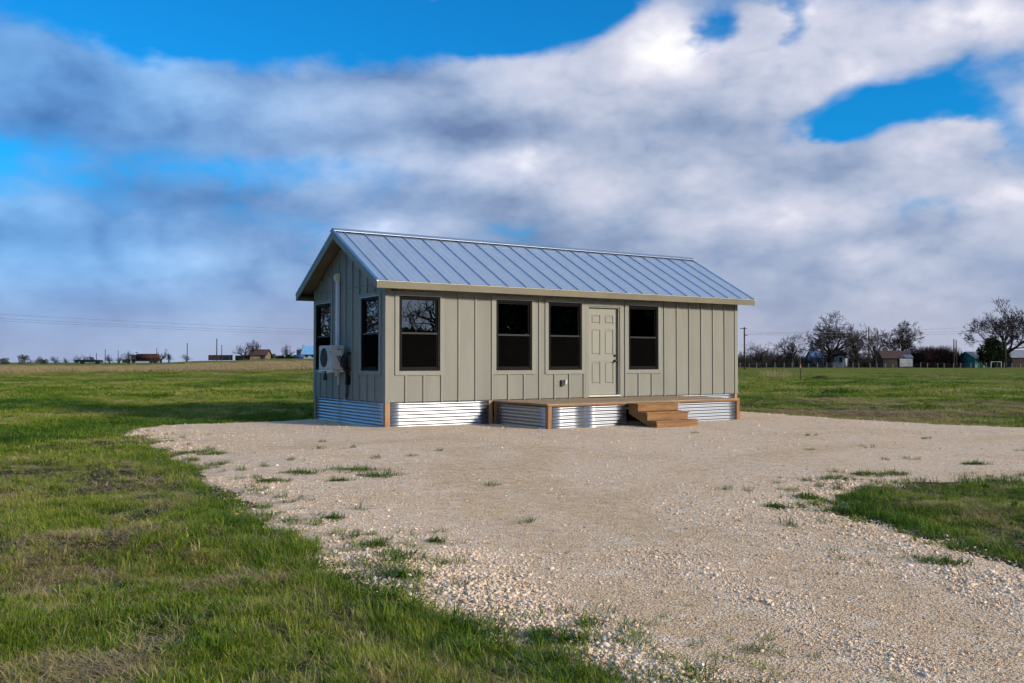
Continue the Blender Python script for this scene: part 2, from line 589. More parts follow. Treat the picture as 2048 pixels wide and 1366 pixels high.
def build_ground():
    n_az = 420
    az = np.linspace(0, 2 * np.pi, n_az, endpoint=False)
    rr = np.concatenate([[0.6], np.geomspace(1.2, 260, 150), np.geomspace(275, 4500, 22)])
    A, RR = np.meshgrid(az, rr)
    x, y = RR * np.sin(A), RR * np.cos(A)
    z = terrain(x, y)
    v = np.stack([x, y, z], -1).reshape(-1, 3)
    i, j = np.meshgrid(np.arange(len(rr) - 1), np.arange(n_az), indexing='ij')
    k = (j + 1) % n_az
    f = np.stack([i * n_az + j, i * n_az + k, (i + 1) * n_az + k, (i + 1) * n_az + j], -1).reshape(-1, 4)[:, ::-1]
    cap = np.arange(n_az)[None, ::1]
    m, T, out = new_mat('pasture')
    b = T.node('ShaderNodeBsdfPrincipled')
    T.l.new(b.outputs[0], out.inputs[0])
    p = T.node('ShaderNodeNewGeometry').outputs['Position']
    sp = T.node('ShaderNodeSeparateXYZ')
    T.l.new(p, sp.inputs[0])
    dist = T.v('LENGTH', T.v('MULTIPLY', p, (1, 1, 0)))
    ln = T.node('ShaderNodeVectorMath', operation='LENGTH')
    T.put(ln.inputs[0], T.v('MULTIPLY', p, (1, 1, 0)))
    dist = ln.outputs['Value']
    big = T.noise(T.v('MULTIPLY', p, (0.45, 1.0, 1)), 0.07, 4, 0.55)
    mid = T.noise(p, 0.45, 5, 0.6)
    sml = T.noise(p, 3.5, 5, 0.65)
    fin = T.noise(p, 26.0, 4, 0.65)
    green = T.ramp(T.m('ADD', T.m('MULTIPLY', mid, 0.55), T.m('MULTIPLY', sml, 0.45)),
                   [(0.32, (0.016, 0.036, 0.004)), (0.46, (0.052, 0.100, 0.007)), (0.60, (0.125, 0.165, 0.010)), (0.74, (0.21, 0.19, 0.035))])
    dryc = T.ramp(sml, [(0.3, (0.075, 0.045, 0.032)), (0.5, (0.165, 0.100, 0.060)), (0.7, (0.29, 0.20, 0.11))])
    # far pasture turns straw-yellow, with brown weed belts
    far = T.smooth(dist, 60, 130)
    dry = T.m('ADD', T.m('MULTIPLY', T.smooth(big, 0.48, 0.66), 0.8), T.m('MULTIPLY', T.smooth(mid, 0.58, 0.75), 0.55))
    rband = T.m('MULTIPLY', T.m('MULTIPLY', T.smooth(dist, 21, 25), T.smooth(dist, 37, 31)), T.smooth(sp.outputs[0], 1.0, 8.0))
    rband = T.m('MULTIPLY', rband, T.smooth(mid, 0.36, 0.56))
    lband = T.m('MULTIPLY', T.smooth(dist, 104, 122), T.smooth(sp.outputs[0], -2.0, -14.0))
    lband = T.m('MULTIPLY', lband, T.smooth(dist, 170, 150))
    dry = T.m('MULTIPLY', dry, 0.75)
    dry = T.m('MAXIMUM', dry, T.m('MAXIMUM', T.m('MULTIPLY', rband, 0.95), T.m('MULTIPLY', lband, 0.9)), clamp=True)
    green = T.mix(T.m('MULTIPLY', far, 0.45), green, (0.20, 0.19, 0.022))
    c = T.mix(dry, green, dryc)
    # thatch and soil under the near sward
    near = T.smooth(dist, 26, 12)
    soil = T.ramp(T.m('ADD', T.m('MULTIPLY', sml, 0.6), T.m('MULTIPLY', fin, 0.4)),
                  [(0.34, (0.022, 0.020, 0.010)), (0.5, (0.055, 0.050, 0.022)), (0.66, (0.15, 0.115, 0.065))])
    c = T.mix(T.m('MULTIPLY', near, 0.85), c, soil)
    c = T.mix(T.m('MULTIPLY', T.smooth(fin, 0.35, 0.62), 0.35), c, T.v('SCALE', c, scale=0.45))
    T.put(b.inputs['Base Color'], c)
    b.inputs['Roughness'].default_value = 0.95
    b.inputs['Specular IOR Level'].default_value = 0.1
    hgt = T.m('ADD', T.m('MULTIPLY', sml, 0.6), T.m('MULTIPLY', fin, 0.4))
    T.put(b.inputs['Normal'], T.bump(hgt, 0.9, 0.12))
    o = link_mesh('ground', np_mesh('ground', v, [f, cap]), m, None, True)
    tag(o, 'flat green and straw coloured pasture', kind='structure')


build_ground()

HX = np.array([math.cos(YAW), math.sin(YAW)])
HY = np.array([-math.sin(YAW), math.cos(YAW)])
HA = np.array([-2.4992, 18.1582])


def house_uv(x, y):
    qx, qy = x - HA[0], y - HA[1]
    return qx * HX[0] + qy * HX[1], qx * HY[0] + qy * HY[1]


def pad_z(x, y, sd=None):
    sd = gravel_sd(x, y) if sd is None else sd
    z = -0.05 + 0.075 * sstep(sd, -0.35, 0.30)
    return z + (fbm(x, y, 0.55, 3, 21) - 0.5) * 0.05 * sstep(sd, 0, 1.0)


TRACKS = [[gpx(*p) for p in q] for q in (
    [(2250, 1420), (1950, 1300), (1700, 1195), (1450, 1110), (1230, 1045), (1100, 990), (1040, 940), (1090, 900)],
    [(1650, 1420), (1450, 1290), (1250, 1170), (1080, 1080), (960, 1010), (900, 950), (930, 905)],
    [(2200, 872), (1950, 880), (1700, 895), (1480, 920), (1290, 965), (1150, 1020)],
    [(900, 880), (700, 890), (560, 900), (430, 885)])]


def track(x, y):
    """packed wheel tracks: fine tan dust, few loose stones"""
    best = np.full(x.shape, 1e9)
    for q in TRACKS:
        for (x0, y0), (x1, y1) in zip(q, q[1:]):
            dx, dy = x1 - x0, y1 - y0
            t = np.clip(((x - x0) * dx + (y - y0) * dy) / (dx * dx + dy * dy), 0, 1)
            best = np.minimum(best, np.hypot(x - x0 - t * dx, y - y0 - t * dy))
    best = best + (fbm(x, y, 1.3, 3, 81) - 0.5) * 0.5
    return np.clip(1.1 - sstep(best, 0.10, 0.62), 0, 1) * np.clip(0.35 + 1.3 * sstep(fbm(x, y, 0.8, 3, 82), 0.34, 0.6), 0, 1)


def build_pad():
    st = 0.1
    gx, gy = np.arange(-9.0, 22.5, st), np.arange(0.0, 26.0, st)
    X, Y = np.meshgrid(gx, gy)
    sd = gravel_sd(X, Y)
    Z = pad_z(X, Y, sd) + (fbm(X, Y, 5.0, 2, 31) - 0.5) * 0.012
    ok = (sd[:-1, :-1] > -0.5) & (sd[1:, 1:] > -0.5) & (sd[1:, :-1] > -0.5) & (sd[:-1, 1:] > -0.5)
    ny, nx = X.shape
    i, j = np.nonzero(ok)
    f = np.stack([i * nx + j, i * nx + j + 1, (i + 1) * nx + j + 1, (i + 1) * nx + j], -1)
    used, inv = np.unique(f, return_inverse=True)
    v = np.stack([X, Y, Z], -1).reshape(-1, 3)[used]
    me = np_mesh('gravel_drive', v, inv.reshape(f.shape))
    ta = me.attributes.new('track', 'FLOAT', 'POINT')
    ta.data.foreach_set('value', track(v[:, 0], v[:, 1]).astype(np.float32))
    m, T, out = new_mat('limestone_gravel')
    b = T.node('ShaderNodeBsdfPrincipled')
    T.l.new(b.outputs[0], out.inputs[0])
    p = T.node('ShaderNodeNewGeometry').outputs['Position']
    pf = T.v('MULTIPLY', p, (1, 1, 0.3))
    wob = T.v('ADD', pf, T.v('SCALE', T.noise(pf, 30, 2, 0.5, out='Color'), scale=0.02))
    c1 = T.voro(wob, 52.0, out='Color')
    d1 = T.voro(wob, 52.0)
    c2 = T.voro(wob, 120.0, out='Color')
    d2 = T.voro(wob, 120.0)
    big = T.noise(T.v('MULTIPLY', p, (1.0, 0.8, 1)), 0.55, 5, 0.6)
    trk = T.node('ShaderNodeAttribute', attribute_name='track').outputs['Fac']
    sandy = T.m('MAXIMUM', T.m('MULTIPLY', T.smooth(big, 0.46, 0.64), 0.8), trk)
    s1 = T.node('ShaderNodeSeparateColor')
    T.l.new(c1, s1.inputs[0])
    s2 = T.node('ShaderNodeSeparateColor')
    T.l.new(c2, s2.inputs[0])
    stops = [(0.0, (0.26, 0.20, 0.15)), (0.14, (0.56, 0.44, 0.33)), (0.34, (0.70, 0.58, 0.46)), (0.52, (0.60, 0.53, 0.47)), (0.68, (0.76, 0.68, 0.59)),
             (0.82, (0.66, 0.47, 0.29)), (0.93, (0.80, 0.75, 0.69)), (1.0, (0.46, 0.29, 0.16))]
    k1, k2 = T.ramp(s1.outputs[0], stops), T.ramp(s2.outputs[1], stops)
    c = T.mix(0.35, k1, k2)
    c = T.v('MULTIPLY', c, (1.16, 1.03, 0.88))
    sand = T.ramp(T.noise(p, 9.0, 5, 0.65), [(0.3, (0.50, 0.325, 0.175)), (0.7, (0.74, 0.525, 0.32))])
    c = T.mix(T.m('MULTIPLY', sandy, 0.80), c, sand)
    spk = T.noise(p, 7.0, 5, 0.75)
    c = T.mix(T.m('MULTIPLY', T.smooth(spk, 0.54, 0.68), 0.40), c, (0.33, 0.245, 0.165))
    c = T.mix(T.m('MULTIPLY', T.smooth(spk, 0.46, 0.36), 0.45), c, (0.84, 0.76, 0.66))
    gap_shade = T.m('MULTIPLY', T.smooth(d1, 0.42, 0.75), T.smooth(s1.outputs[2], 0.3, 0.8))  # shade between the chips, painted into the colour
    c = T.mix(T.m('MULTIPLY', gap_shade, 0.75), c, (0.13, 0.095, 0.07))
    T.put(b.inputs['Base Color'], c)
    b.inputs['Roughness'].default_value = 0.92
    b.inputs['Specular IOR Level'].default_value = 0.15
    h = T.m('ADD', T.m('MULTIPLY', T.m('SUBTRACT', 1.0, d1), 0.65), T.m('MULTIPLY', T.m('SUBTRACT', 1.0, d2), 0.35))
    h = T.m('MULTIPLY', h, T.m('MULTIPLY_ADD', sandy, -0.25, 1.0))
    T.put(b.inputs['Normal'], T.bump(h, 0.9, 0.018))
    o = link_mesh('gravel_drive', me, m, None, True)
    tag(o, 'pale crushed limestone drive and pad around the cabin', kind='structure')


build_pad()

# ------------------------------------------------------------------ the cabin
L, W = 9.815, 3.91
ZS, ZE, ZR = 0.530, 2.925, 4.165            # foot of the siding, eave, ridge
OH, RK = 0.33, 0.345                        # overhang at eaves and gables
SLOPE = (ZR - ZE) / (W / 2 + OH)


def roof_z(v):
    return ZE + SLOPE * (min(v, W - v) + OH)


front = lambda a, n, z: (a, -n, z)           # a along the wall, n outwards, z up
gable = lambda a, n, z: (-n, a, z)
back = lambda a, n, z: (a, W + n, z)
farend = lambda a, n, z: (L + n, a, z)

cabin = empty('cabin', (HA[0], HA[1], 0), YAW)
tag(cabin, 'small sage board and batten cabin with blue-grey standing seam metal roof', 'cabin')

WIN_F = [(0.284, 1.210), (2.563, 3.484), (3.924, 4.845), (6.218, 7.143)]
WZ0, WZ1, WMID = 1.150, 2.660, 1.922
DOOR = (5.050, 5.935, 0.575, 2.590)
WIN_E = [(0.300, 1.185), (2.870, 3.795)]
BAT_F = [0.436 + 0.4064 * i for i in range(0, 23)]
BAT_E = [0.530 + 0.3765 * i for i in range(0, 9)]
CAS = 0.088


def wall_boards(parent, fmap, length, battens, holes, top, mats, seam=None):
    edges = [0.0] + list(battens) + [length]
    for a0, a1 in zip(edges, edges[1:]):
        zt = max(top(a0), top(a1))
        rs = rects_minus(a0 + 0.001, a1 - 0.001, ZS, zt, holes)
        done = []
        for r in rs:                                  # pieces of one board that still touch stay one board
            for grp in done:
                if any(abs(r[0] - q[1]) < 1e-4 and min(r[3], q[3]) - max(r[2], q[2]) > 0.01 for q in grp):
                    grp.append(r)
                    break
            else:
                done.append([r])
        for grp in done:
            mb = MB(fmap)
            for x0, x1, z0, z1 in grp:
                if z1 < zt - 1e-6:
                    mb.box(x0, x1, -0.011, 0.0, z0, z1)
                    continue
                t0, t1 = top(x0), top(x1)
                if (x0 - W / 2) * (x1 - W / 2) < 0 and top is not flat_top:
                    mb.prism([(x0, z0), (x1, z0), (x1, t1), (W / 2, top(W / 2)), (x0, t0)], 0.0, -0.011)
                else:
                    mb.prism([(x0, z0), (x1, z0), (x1, t1), (x0, t0)], 0.0, -0.011)
            mb.build('board', mats, parent)


def batten_run(parent, fmap, a, z0, z1, holes, mat, w=0.042, t=0.024):
    for x0, x1, q0, q1 in rects_minus(a - w / 2, a + w / 2, z0, z1, holes):
        if x1 - x0 > 0.02 and q1 - q0 > 0.03:
            MB(fmap).box(x0, x1, 0.001, t, q0, q1).build('batten', mat, parent)


flat_top = lambda a: roof_z(0) - 0.09
gable_top = lambda a: roof_z(a) - 0.11


def casing_rect(w):
    return (w[0] - CAS, w[1] + CAS, WZ0 - CAS, WZ1 + CAS)


def build_window(fmap, w, slim=False):
    a0, a1 = w
    fr = 0.05
    m = MB(fmap)
    for q in ((a0, a0 + fr, WZ0, WZ1), (a1 - fr, a1, WZ0, WZ1), (a0 + fr, a1 - fr, WZ0, WZ0 + fr), (a0 + fr, a1 - fr, WZ1 - fr, WZ1)):
        m.box(q[0], q[1], -0.085, 0.012, q[2], q[3])
    win = m.build('window', MAT['bronze'], cabin)
    up = MB(fmap)
    b0, b1, sr = a0 + fr, a1 - fr, 0.028
    for q in ((b0, b0 + sr, WMID, WZ1 - fr), (b1 - sr, b1, WMID, WZ1 - fr), (b0 + sr, b1 - sr, WZ1 - fr - sr, WZ1 - fr)):
        up.box(q[0], q[1], -0.055, -0.022, q[2], q[3])
    up.build('sash', MAT['bronze'], win)
    MB(fmap).box(b0 + 0.001, b1 - 0.001, -0.058, 0.000, WMID - 0.030, WMID + 0.006).build('meeting_rail', MAT['rail'], win)
    MB(fmap).box(b0 + sr - 0.004, b1 - sr + 0.004, -0.044, -0.039, WMID + 0.006, WZ1 - fr - sr + 0.004).build('pane', MAT['glass'], win)
    lo = MB(fmap)
    for q in ((b0, b0 + 0.022, WZ0 + fr, WMID - 0.03), (b1 - 0.022, b1, WZ0 + fr, WMID - 0.03), (b0 + 0.022, b1 - 0.022, WZ0 + fr, WZ0 + fr + 0.03)):
        lo.box(q[0], q[1], -0.030, -0.006, q[2], q[3])
    lo.build('sash', MAT['bronze'], win)
    MB(fmap).box(b0 + 0.020, b1 - 0.020, -0.066, -0.062, WZ0 + fr, WMID - 0.031).build('pane', MAT['glass'], win)
    MB(fmap).box(b0 + 0.020, b1 - 0.020, -0.019, -0.017, WZ0 + fr + 0.028, WMID - 0.031).build('insect_screen', MAT['screen'], win)
    # casing boards and the pale drip cap over the head
    c = casing_rect(w)
    for q in ((c[0], a0 - 0.001, c[2], c[3]), (a1 + 0.001, c[1], c[2], c[3]), (a0, a1, c[2], WZ0 - 0.001), (a0, a1, WZ1 + 0.012, c[3])):
        MB(fmap).box(q[0], q[1], 0.001, 0.022, q[2], q[3]).build('casing', MAT['trim'], win)
    MB(fmap).box(a0 - 0.012, a1 + 0.012, 0.002, 0.034, WZ1 + 0.001, WZ1 + 0.011).build('drip_cap', MAT['flash'], win)


def sheathing(fmap, length, holes, name, top, peak=None):
    m = MB(fmap)
    for x0, x1, z0, z1 in rects_minus(0.02, length - 0.02, ZS - 0.05, top, holes):
        m.box(x0, x1, -0.10, -0.013, z0, z1)
    if peak:
        m.prism([(0.02, top + 0.001), (length - 0.02, top + 0.001), (length / 2, peak)], -0.10, -0.013)
    return m.build(name, MAT['interior'], cabin)


door_hole = (DOOR[0] - 0.02, DOOR[1] + 0.02, ZS - 0.05, DOOR[3] + 0.02)
fh = [(w[0], w[1], WZ0, WZ1) for w in WIN_F] + [door_hole]
eh = [(w[0], w[1], WZ0, WZ1) for w in WIN_E]
wall_f = sheathing(front, L, fh, 'front_wall', flat_top(0) - 0.01)
wall_e = sheathing(gable, W, eh, 'gable_wall', 2.80, gable_top(W / 2) - 0.04)
wall_b = sheathing(back, L, [], 'back_wall', flat_top(0) - 0.01)
wall_r = sheathing(farend, W, [], 'far_gable_wall', 2.80, gable_top(W / 2) - 0.04)
MB().box(0.1, L - 0.1, 0.1, W - 0.1, ZS - 0.04, ZS + 0.02).build('floor_slab', MAT['interior'], cabin)

wall_boards(wall_f, front, L, BAT_F, fh, flat_top, MAT['siding'])
wall_boards(wall_e, gable, W, BAT_E, eh, gable_top, MAT['siding'])
wall_boards(wall_b, back, L, BAT_F[::3], [], flat_top, MAT['siding'])
wall_boards(wall_r, farend, W, BAT_E, [], gable_top, MAT['siding'])
dcas = (DOOR[0] - 0.115, DOOR[1] + 0.10, ZS - 0.05, DOOR[3] + 0.13)
fcas = [casing_rect(w) for w in WIN_F] + [dcas]
for i, a in enumerate(BAT_F):
    batten_run(wall_f, front, a, ZS - 0.012, flat_top(0), fcas, MAT['trim'])
for a in (DOOR[0] + 0.24, DOOR[0] + 0.62):
    batten_run(wall_f, front, a, DOOR[3] + 0.13, flat_top(0), [], MAT['trim'])
ecas = [casing_rect(w) for w in WIN_E]
for a in BAT_E:
    batten_run(wall_e, gable, a, ZS - 0.012, gable_top(a) - 0.005, ecas, MAT['trim'])
for a in BAT_E:
    batten_run(wall_r, farend, a, ZS - 0.012, gable_top(a) - 0.005, [], MAT['trim'])
# corner boards, the flashing seam across the gable
for fm, par, a0, a1, tp in ((front, wall_f, -0.020, 0.085, flat_top(0)), (front, wall_f, L - 0.085, L + 0.020, flat_top(0)),
                            (gable, wall_e, 0.001, 0.090, gable_top(0)), (gable, wall_e, W - 0.09, W + 0.02, gable_top(0)),
                            (farend, wall_r, 0.001, 0.090, gable_top(0)), (farend, wall_r, W - 0.09, W + 0.02, gable_top(0))):
    MB(fm).box(a0, a1, 0.001, 0.021, ZS - 0.012, tp - 0.004).build('corner_board', MAT['trim'], par)
ed = [0.09] + BAT_E + [W - 0.09]
for a0, a1 in zip(ed, ed[1:]):
    if gable_top((a0 + a1) / 2) > 2.98:
        MB(gable).box(a0 + 0.022, a1 - 0.022, 0.001, 0.006, 2.905, 2.918).build('flashing', MAT['seam'] if False else MAT['soffit'], wall_e)
for w in WIN_F:
    build_window(front, w)
for w in WIN_E:
    build_window(gable, w)


def build_door():
    a0, a1, z0, z1 = DOOR
    m = MB(front)
    m.box(a0 - 0.02, a0 + 0.012, -0.13, 0.002, z0 - 0.03, z1 + 0.018)
    m.box(a1 - 0.012, a1 + 0.02, -0.13, 0.002, z0 - 0.03, z1 + 0.018)
    m.box(a0 + 0.012, a1 - 0.012, -0.13, 0.002, z1 - 0.012, z1 + 0.018)
    door = m.build('door', MAT['trim'], cabin)
    b0, b1 = a0 + 0.014, a1 - 0.014
    w = b1 - b0
    cols = [(b0 + 0.105, b0 + 0.105 + 0.262), (b1 - 0.105 - 0.262, b1 - 0.105)]
    rows = [(z0 + 0.245, z0 + 0.755), (z0 + 0.91, z0 + 1.50), (z0 + 1.63, z0 + 1.83)]
    holes = [(c[0], c[1], r[0], r[1]) for c in cols for r in rows]
    s = MB(front)
    for x0, x1, q0, q1 in rects_minus(b0, b1, z0, z1 - 0.014, holes):
        s.box(x0, x1, -0.105, -0.062, q0, q1)
    s.build('door_leaf', MAT['door'], door)
    for c in cols:
        for r in rows:
            pm = MB(front)
            pm.box(c[0], c[1], -0.100, -0.078, r[0], r[1])
            e = 0.045
            x0, x1, q0, q1 = c[0] + e, c[1] - e, r[0] + e, r[1] - e
            o = 0.018
            pm.hexa([(x0 - o, -0.077, q0 - o), (x1 + o, -0.077, q0 - o), (x1 + o, -0.077, q1 + o), (x0 - o, -0.077, q1 + o),
                     (x0, -0.064, q0), (x1, -0.064, q0), (x1, -0.064, q1), (x0, -0.064, q1)])
            pm.build('door_panel', MAT['door'], door)
    MB(front).box(a0 - 0.02, a1 + 0.02, -0.12, 0.034, z0 - 0.04, z0 - 0.008).build('threshold', MAT['flash'], door)
    for zz, r in ((1.475, 0.030), (1.355, 0.033)):
        k = MB(front)
        x = b1 - 0.066
        k.tube([(x, -0.061, zz), (x, -0.048, zz)], r, 12)
        if zz < 1.4:
            k.tube([(x, -0.048, zz), (x, -0.028, zz), (x, -0.02, zz), (x, 0.002, zz), (x, 0.008, zz)], [0.012, 0.012, 0.026, 0.030, 0.018], 12)
        else:
            k.tube([(x, -0.048, zz), (x, -0.030, zz)], 0.021, 12)
        k.build('door_knob' if zz < 1.4 else 'deadbolt', MAT['knob'], door, True)
    c = dcas
    for q in ((c[0], a0 - 0.021, ZS - 0.012, c[3]), (a1 + 0.021, c[1], ZS - 0.012, c[3]), (a0 - 0.020, a1 + 0.020, z1 + 0.019, c[3])):
        MB(front).box(q[0], q[1], 0.001, 0.023, q[2], q[3]).build('casing', MAT['trim'], door)


build_door()


def build_roof():
    u0, u1 = -RK, L + RK - 0.03
    vm = W / 2
    deckz = lambda v: roof_z(v) - 0.022
    m = MB()
    for sgn in (0, 1):
        P = lambda v: v if sgn == 0 else W - v
        v0, v1 = -OH + 0.02, vm
        pts = [(P(v0), deckz(v0) - 0.018), (P(v1), deckz(v1) - 0.018), (P(v1), deckz(v1)), (P(v0), deckz(v0))]
        m.prism(pts, u0 + 0.03, u1 - 0.03, plane='bc')
    roof = m.build('roof', MAT['soffit'], cabin)
    # standing seam panels, one object each
    pitch = 0.4635
    ribs = [-0.145 + pitch * i for i in range(23)]
    bounds = [u0] + [r for r in ribs if u0 + 0.05 < r < u1 - 0.05] + [u1]
    nrm = Vector((0, -SLOPE, 1)).normalized()
    for sgn in (0, 1):
        for k, (b0, b1) in enumerate(zip(bounds, bounds[1:])):
            w = b1 - b0
            prof = [(0.0, 0.0), (0.004, 0.026), (0.018, 0.026), (0.022, 0.003)]
            for q in (0.36, 0.68):
                prof += [(w * q - 0.018, 0.0025), (w * q - 0.006, 0.0075), (w * q + 0.006, 0.0075), (w * q + 0.018, 0.0025)]
            prof = [p for p in prof if p[0] < w - 0.002] + [(w + 0.004, 0.002)]
            vs_, fs = [], []
            for v in (-OH - 0.018, vm):
                for a, h in prof:
                    p = Vector((b0 + a, v, roof_z(v) if v > -OH else ZE - SLOPE * 0.018)) + nrm * h
                    vs_.append((p.x, p.y if sgn == 0 else W - p.y, p.z))
            n = len(prof)
            for i in range(n - 1):
                q = (i, i + 1, n + i + 1, n + i)
                fs.append(q if sgn == 0 else q[::-1])
            me = bpy.data.meshes.new('roof_panel')
            me.from_pydata(vs_, [], fs)
            link_mesh('roof_panel', me, MAT['roof'], roof)
            me.materials.append(MAT['seam'])
            for i in range(3):
                me.polygons[i].material_index = 1
    rc = MB()
    w, t = 0.135, 0.005
    zz = lambda v: roof_z(v) + 0.045
    rc.prism([(vm - w, zz(vm - w)), (vm, zz(vm)), (vm + w, zz(vm + w)), (vm + w, zz(vm + w) - t - 0.001), (vm + w - 0.008, zz(vm + w) - t), (vm, zz(vm) - t), (vm - w + 0.008, zz(vm - w) - t), (vm - w, zz(vm - w) - t - 0.001)],
             u0 - 0.012, u1 + 0.006, plane='bc')
    rc.build('ridge_cap', MAT['seam'], roof)
    # fascia boards along the eaves and up the gables, pale drip edge above
    fhgt = 0.135
    for vv, s in ((-OH, 1), (W + OH, -1)):
        a, b = sorted((vv, vv + s * 0.022))
        MB().box(u0 + 0.001, u1 - 0.001, a, b, ZE - 0.02 - fhgt, ZE - 0.022).build('fascia', MAT['fascia'], roof)
        a, b = sorted((vv - s * 0.010, vv + s * 0.01))
        MB().box(u0 - 0.004, u1 + 0.004, a, b, ZE - 0.021, ZE - 0.011).build('drip_edge', MAT['flash'], roof)
        a, b = sorted((vv + s * 0.023, vv + s * (OH - 0.022)))
        MB().box(u0 + 0.03, u1 - 0.03, a, b, ZE - 0.128, ZE - 0.116).build('soffit', MAT['soffit'], roof)
    for uu, s in ((u0, 1), (u1, -1)):
        for sgn in (0, 1):
            P = (lambda v: v) if sgn == 0 else (lambda v: W - v)
            d = 0.150
            a, b = sorted((uu, uu + s * 0.024))
            va = -OH + 0.0225
            MB().prism([(P(va), roof_z(va) - 0.024), (P(vm), roof_z(vm) - 0.024), (P(vm), roof_z(vm) - 0.024 - d * 1.1), (P(va), roof_z(va) - 0.024 - d)],
                       a, b, plane='bc').build('rake_board', MAT['trim'], roof)
            a, b = sorted((uu - s * 0.007, uu + s * 0.02))
            va = -OH - 0.012
            MB().prism([(P(va), roof_z(va) - 0.023), (P(vm), roof_z(vm) - 0.023), (P(vm), roof_z(vm) - 0.001), (P(va), roof_z(va) - 0.001)],
                       a, b, plane='bc').build('rake_flashing', MAT['seam'], roof)


build_roof()


def corrugated(name, parent, fmap, a0, a1, n, z0, z1, period=0.0678, amp=0.0095, mat=None, seed=0, zfun=None):
    rows = int((z1 - z0) / period * 12)
    cols = max(2, int((a1 - a0) / 0.22))
    r = np.random.default_rng(seed)
    zz = np.linspace(z0, z1, rows + 1)
    aa = np.linspace(a0, a1, cols + 1)
    A, Z = np.meshgrid(aa, zz)
    N = n + amp * np.sin(2 * np.pi * Z / period) + (fbm(A, Z, 1.8, 3, seed) - 0.5) * 0.0012
    sag = (fbm(A, Z * 0.2, 0.8, 2, seed + 5) - 0.5) * 0.018
    v = np.array([fmap(a, q, z) for a, q, z in zip(A.ravel(), N.ravel(), (Z + sag).ravel())])
    i, j = np.meshgrid(np.arange(rows), np.arange(cols), indexing='ij')
    c = cols + 1
    f = np.stack([i * c + j, i * c + j + 1, (i + 1) * c + j + 1, (i + 1) * c + j], -1).reshape(-1, 4)
    o = link_mesh(name, np_mesh(name, v, f), mat or MAT['galv'], parent, True)
    so = o.modifiers.new('gauge', 'SOLIDIFY')
    so.thickness = 0.0012
    return o


def build_skirt():
    corrugated('skirting_sheet', cabin, front, 0.092, 2.38, -0.006, 0.010, ZS + 0.008, seed=1)
    corrugated('skirting_sheet', cabin, front, 7.70, L - 0.09, -0.008, 0.010, ZS + 0.008, seed=2)
    corrugated('skirting_sheet', cabin, gable, 0.092, 2.46, -0.008, 0.010, ZS + 0.008, seed=3)
    corrugated('skirting_sheet', cabin, gable, 2.44, W - 0.09, -0.011, 0.010, ZS + 0.008, seed=4)
    corrugated('skirting_sheet', cabin, farend, 0.092, W - 0.09, -0.008, 0.010, ZS + 0.008, seed=5)
    corrugated('skirting_sheet', cabin, back, 0.092, L - 0.09, -0.008, 0.010, ZS + 0.008, seed=6)
    for u, v in ((0, 0), (0, W - 0.09), (L - 0.09, 0), (L - 0.09, W - 0.09), (2.385, 0)):
        MB().box(u - (0.012 if u == 0 else 0), u + 0.09, v - 0.012, v + 0.09, -0.06, ZS - 0.014).build('skirt_post', MAT['pine'], cabin)


build_skirt()

# small fixtures on the walls
wb = MB(front).box(4.255, 4.335, 0.0, 0.050, 0.795, 0.925)
wb = wb.build('outlet_box', MAT['black'], cabin)
MB(front).hexa([(4.345, 0.010, 0.835), (4.395, 0.010, 0.835), (4.395, 0.060, 0.835), (4.345, 0.060, 0.835),
                (4.345, 0.010, 0.930), (4.395, 0.010, 0.930), (4.395, 0.085, 0.930), (4.345, 0.085, 0.930)]).build('box_cover', MAT['pvc'], wb)
MB(front).box(0.110, 0.215, 0.022, 0.10, 2.748, 2.790).tube([(0.16, 0.10, 2.765), (0.16, 0.125, 2.755)], 0.02, 8).build('eave_light', MAT['acgrille'], cabin)

# ------------------------------------------------------------------ deck
DU0, DU1, DV, DZ = 2.50, 7.74, -2.03, 0.512
deck = empty('deck', (HA[0], HA[1], 0), YAW)
tag(deck, 'low timber deck with corrugated metal skirting in front of the cabin door', 'deck')


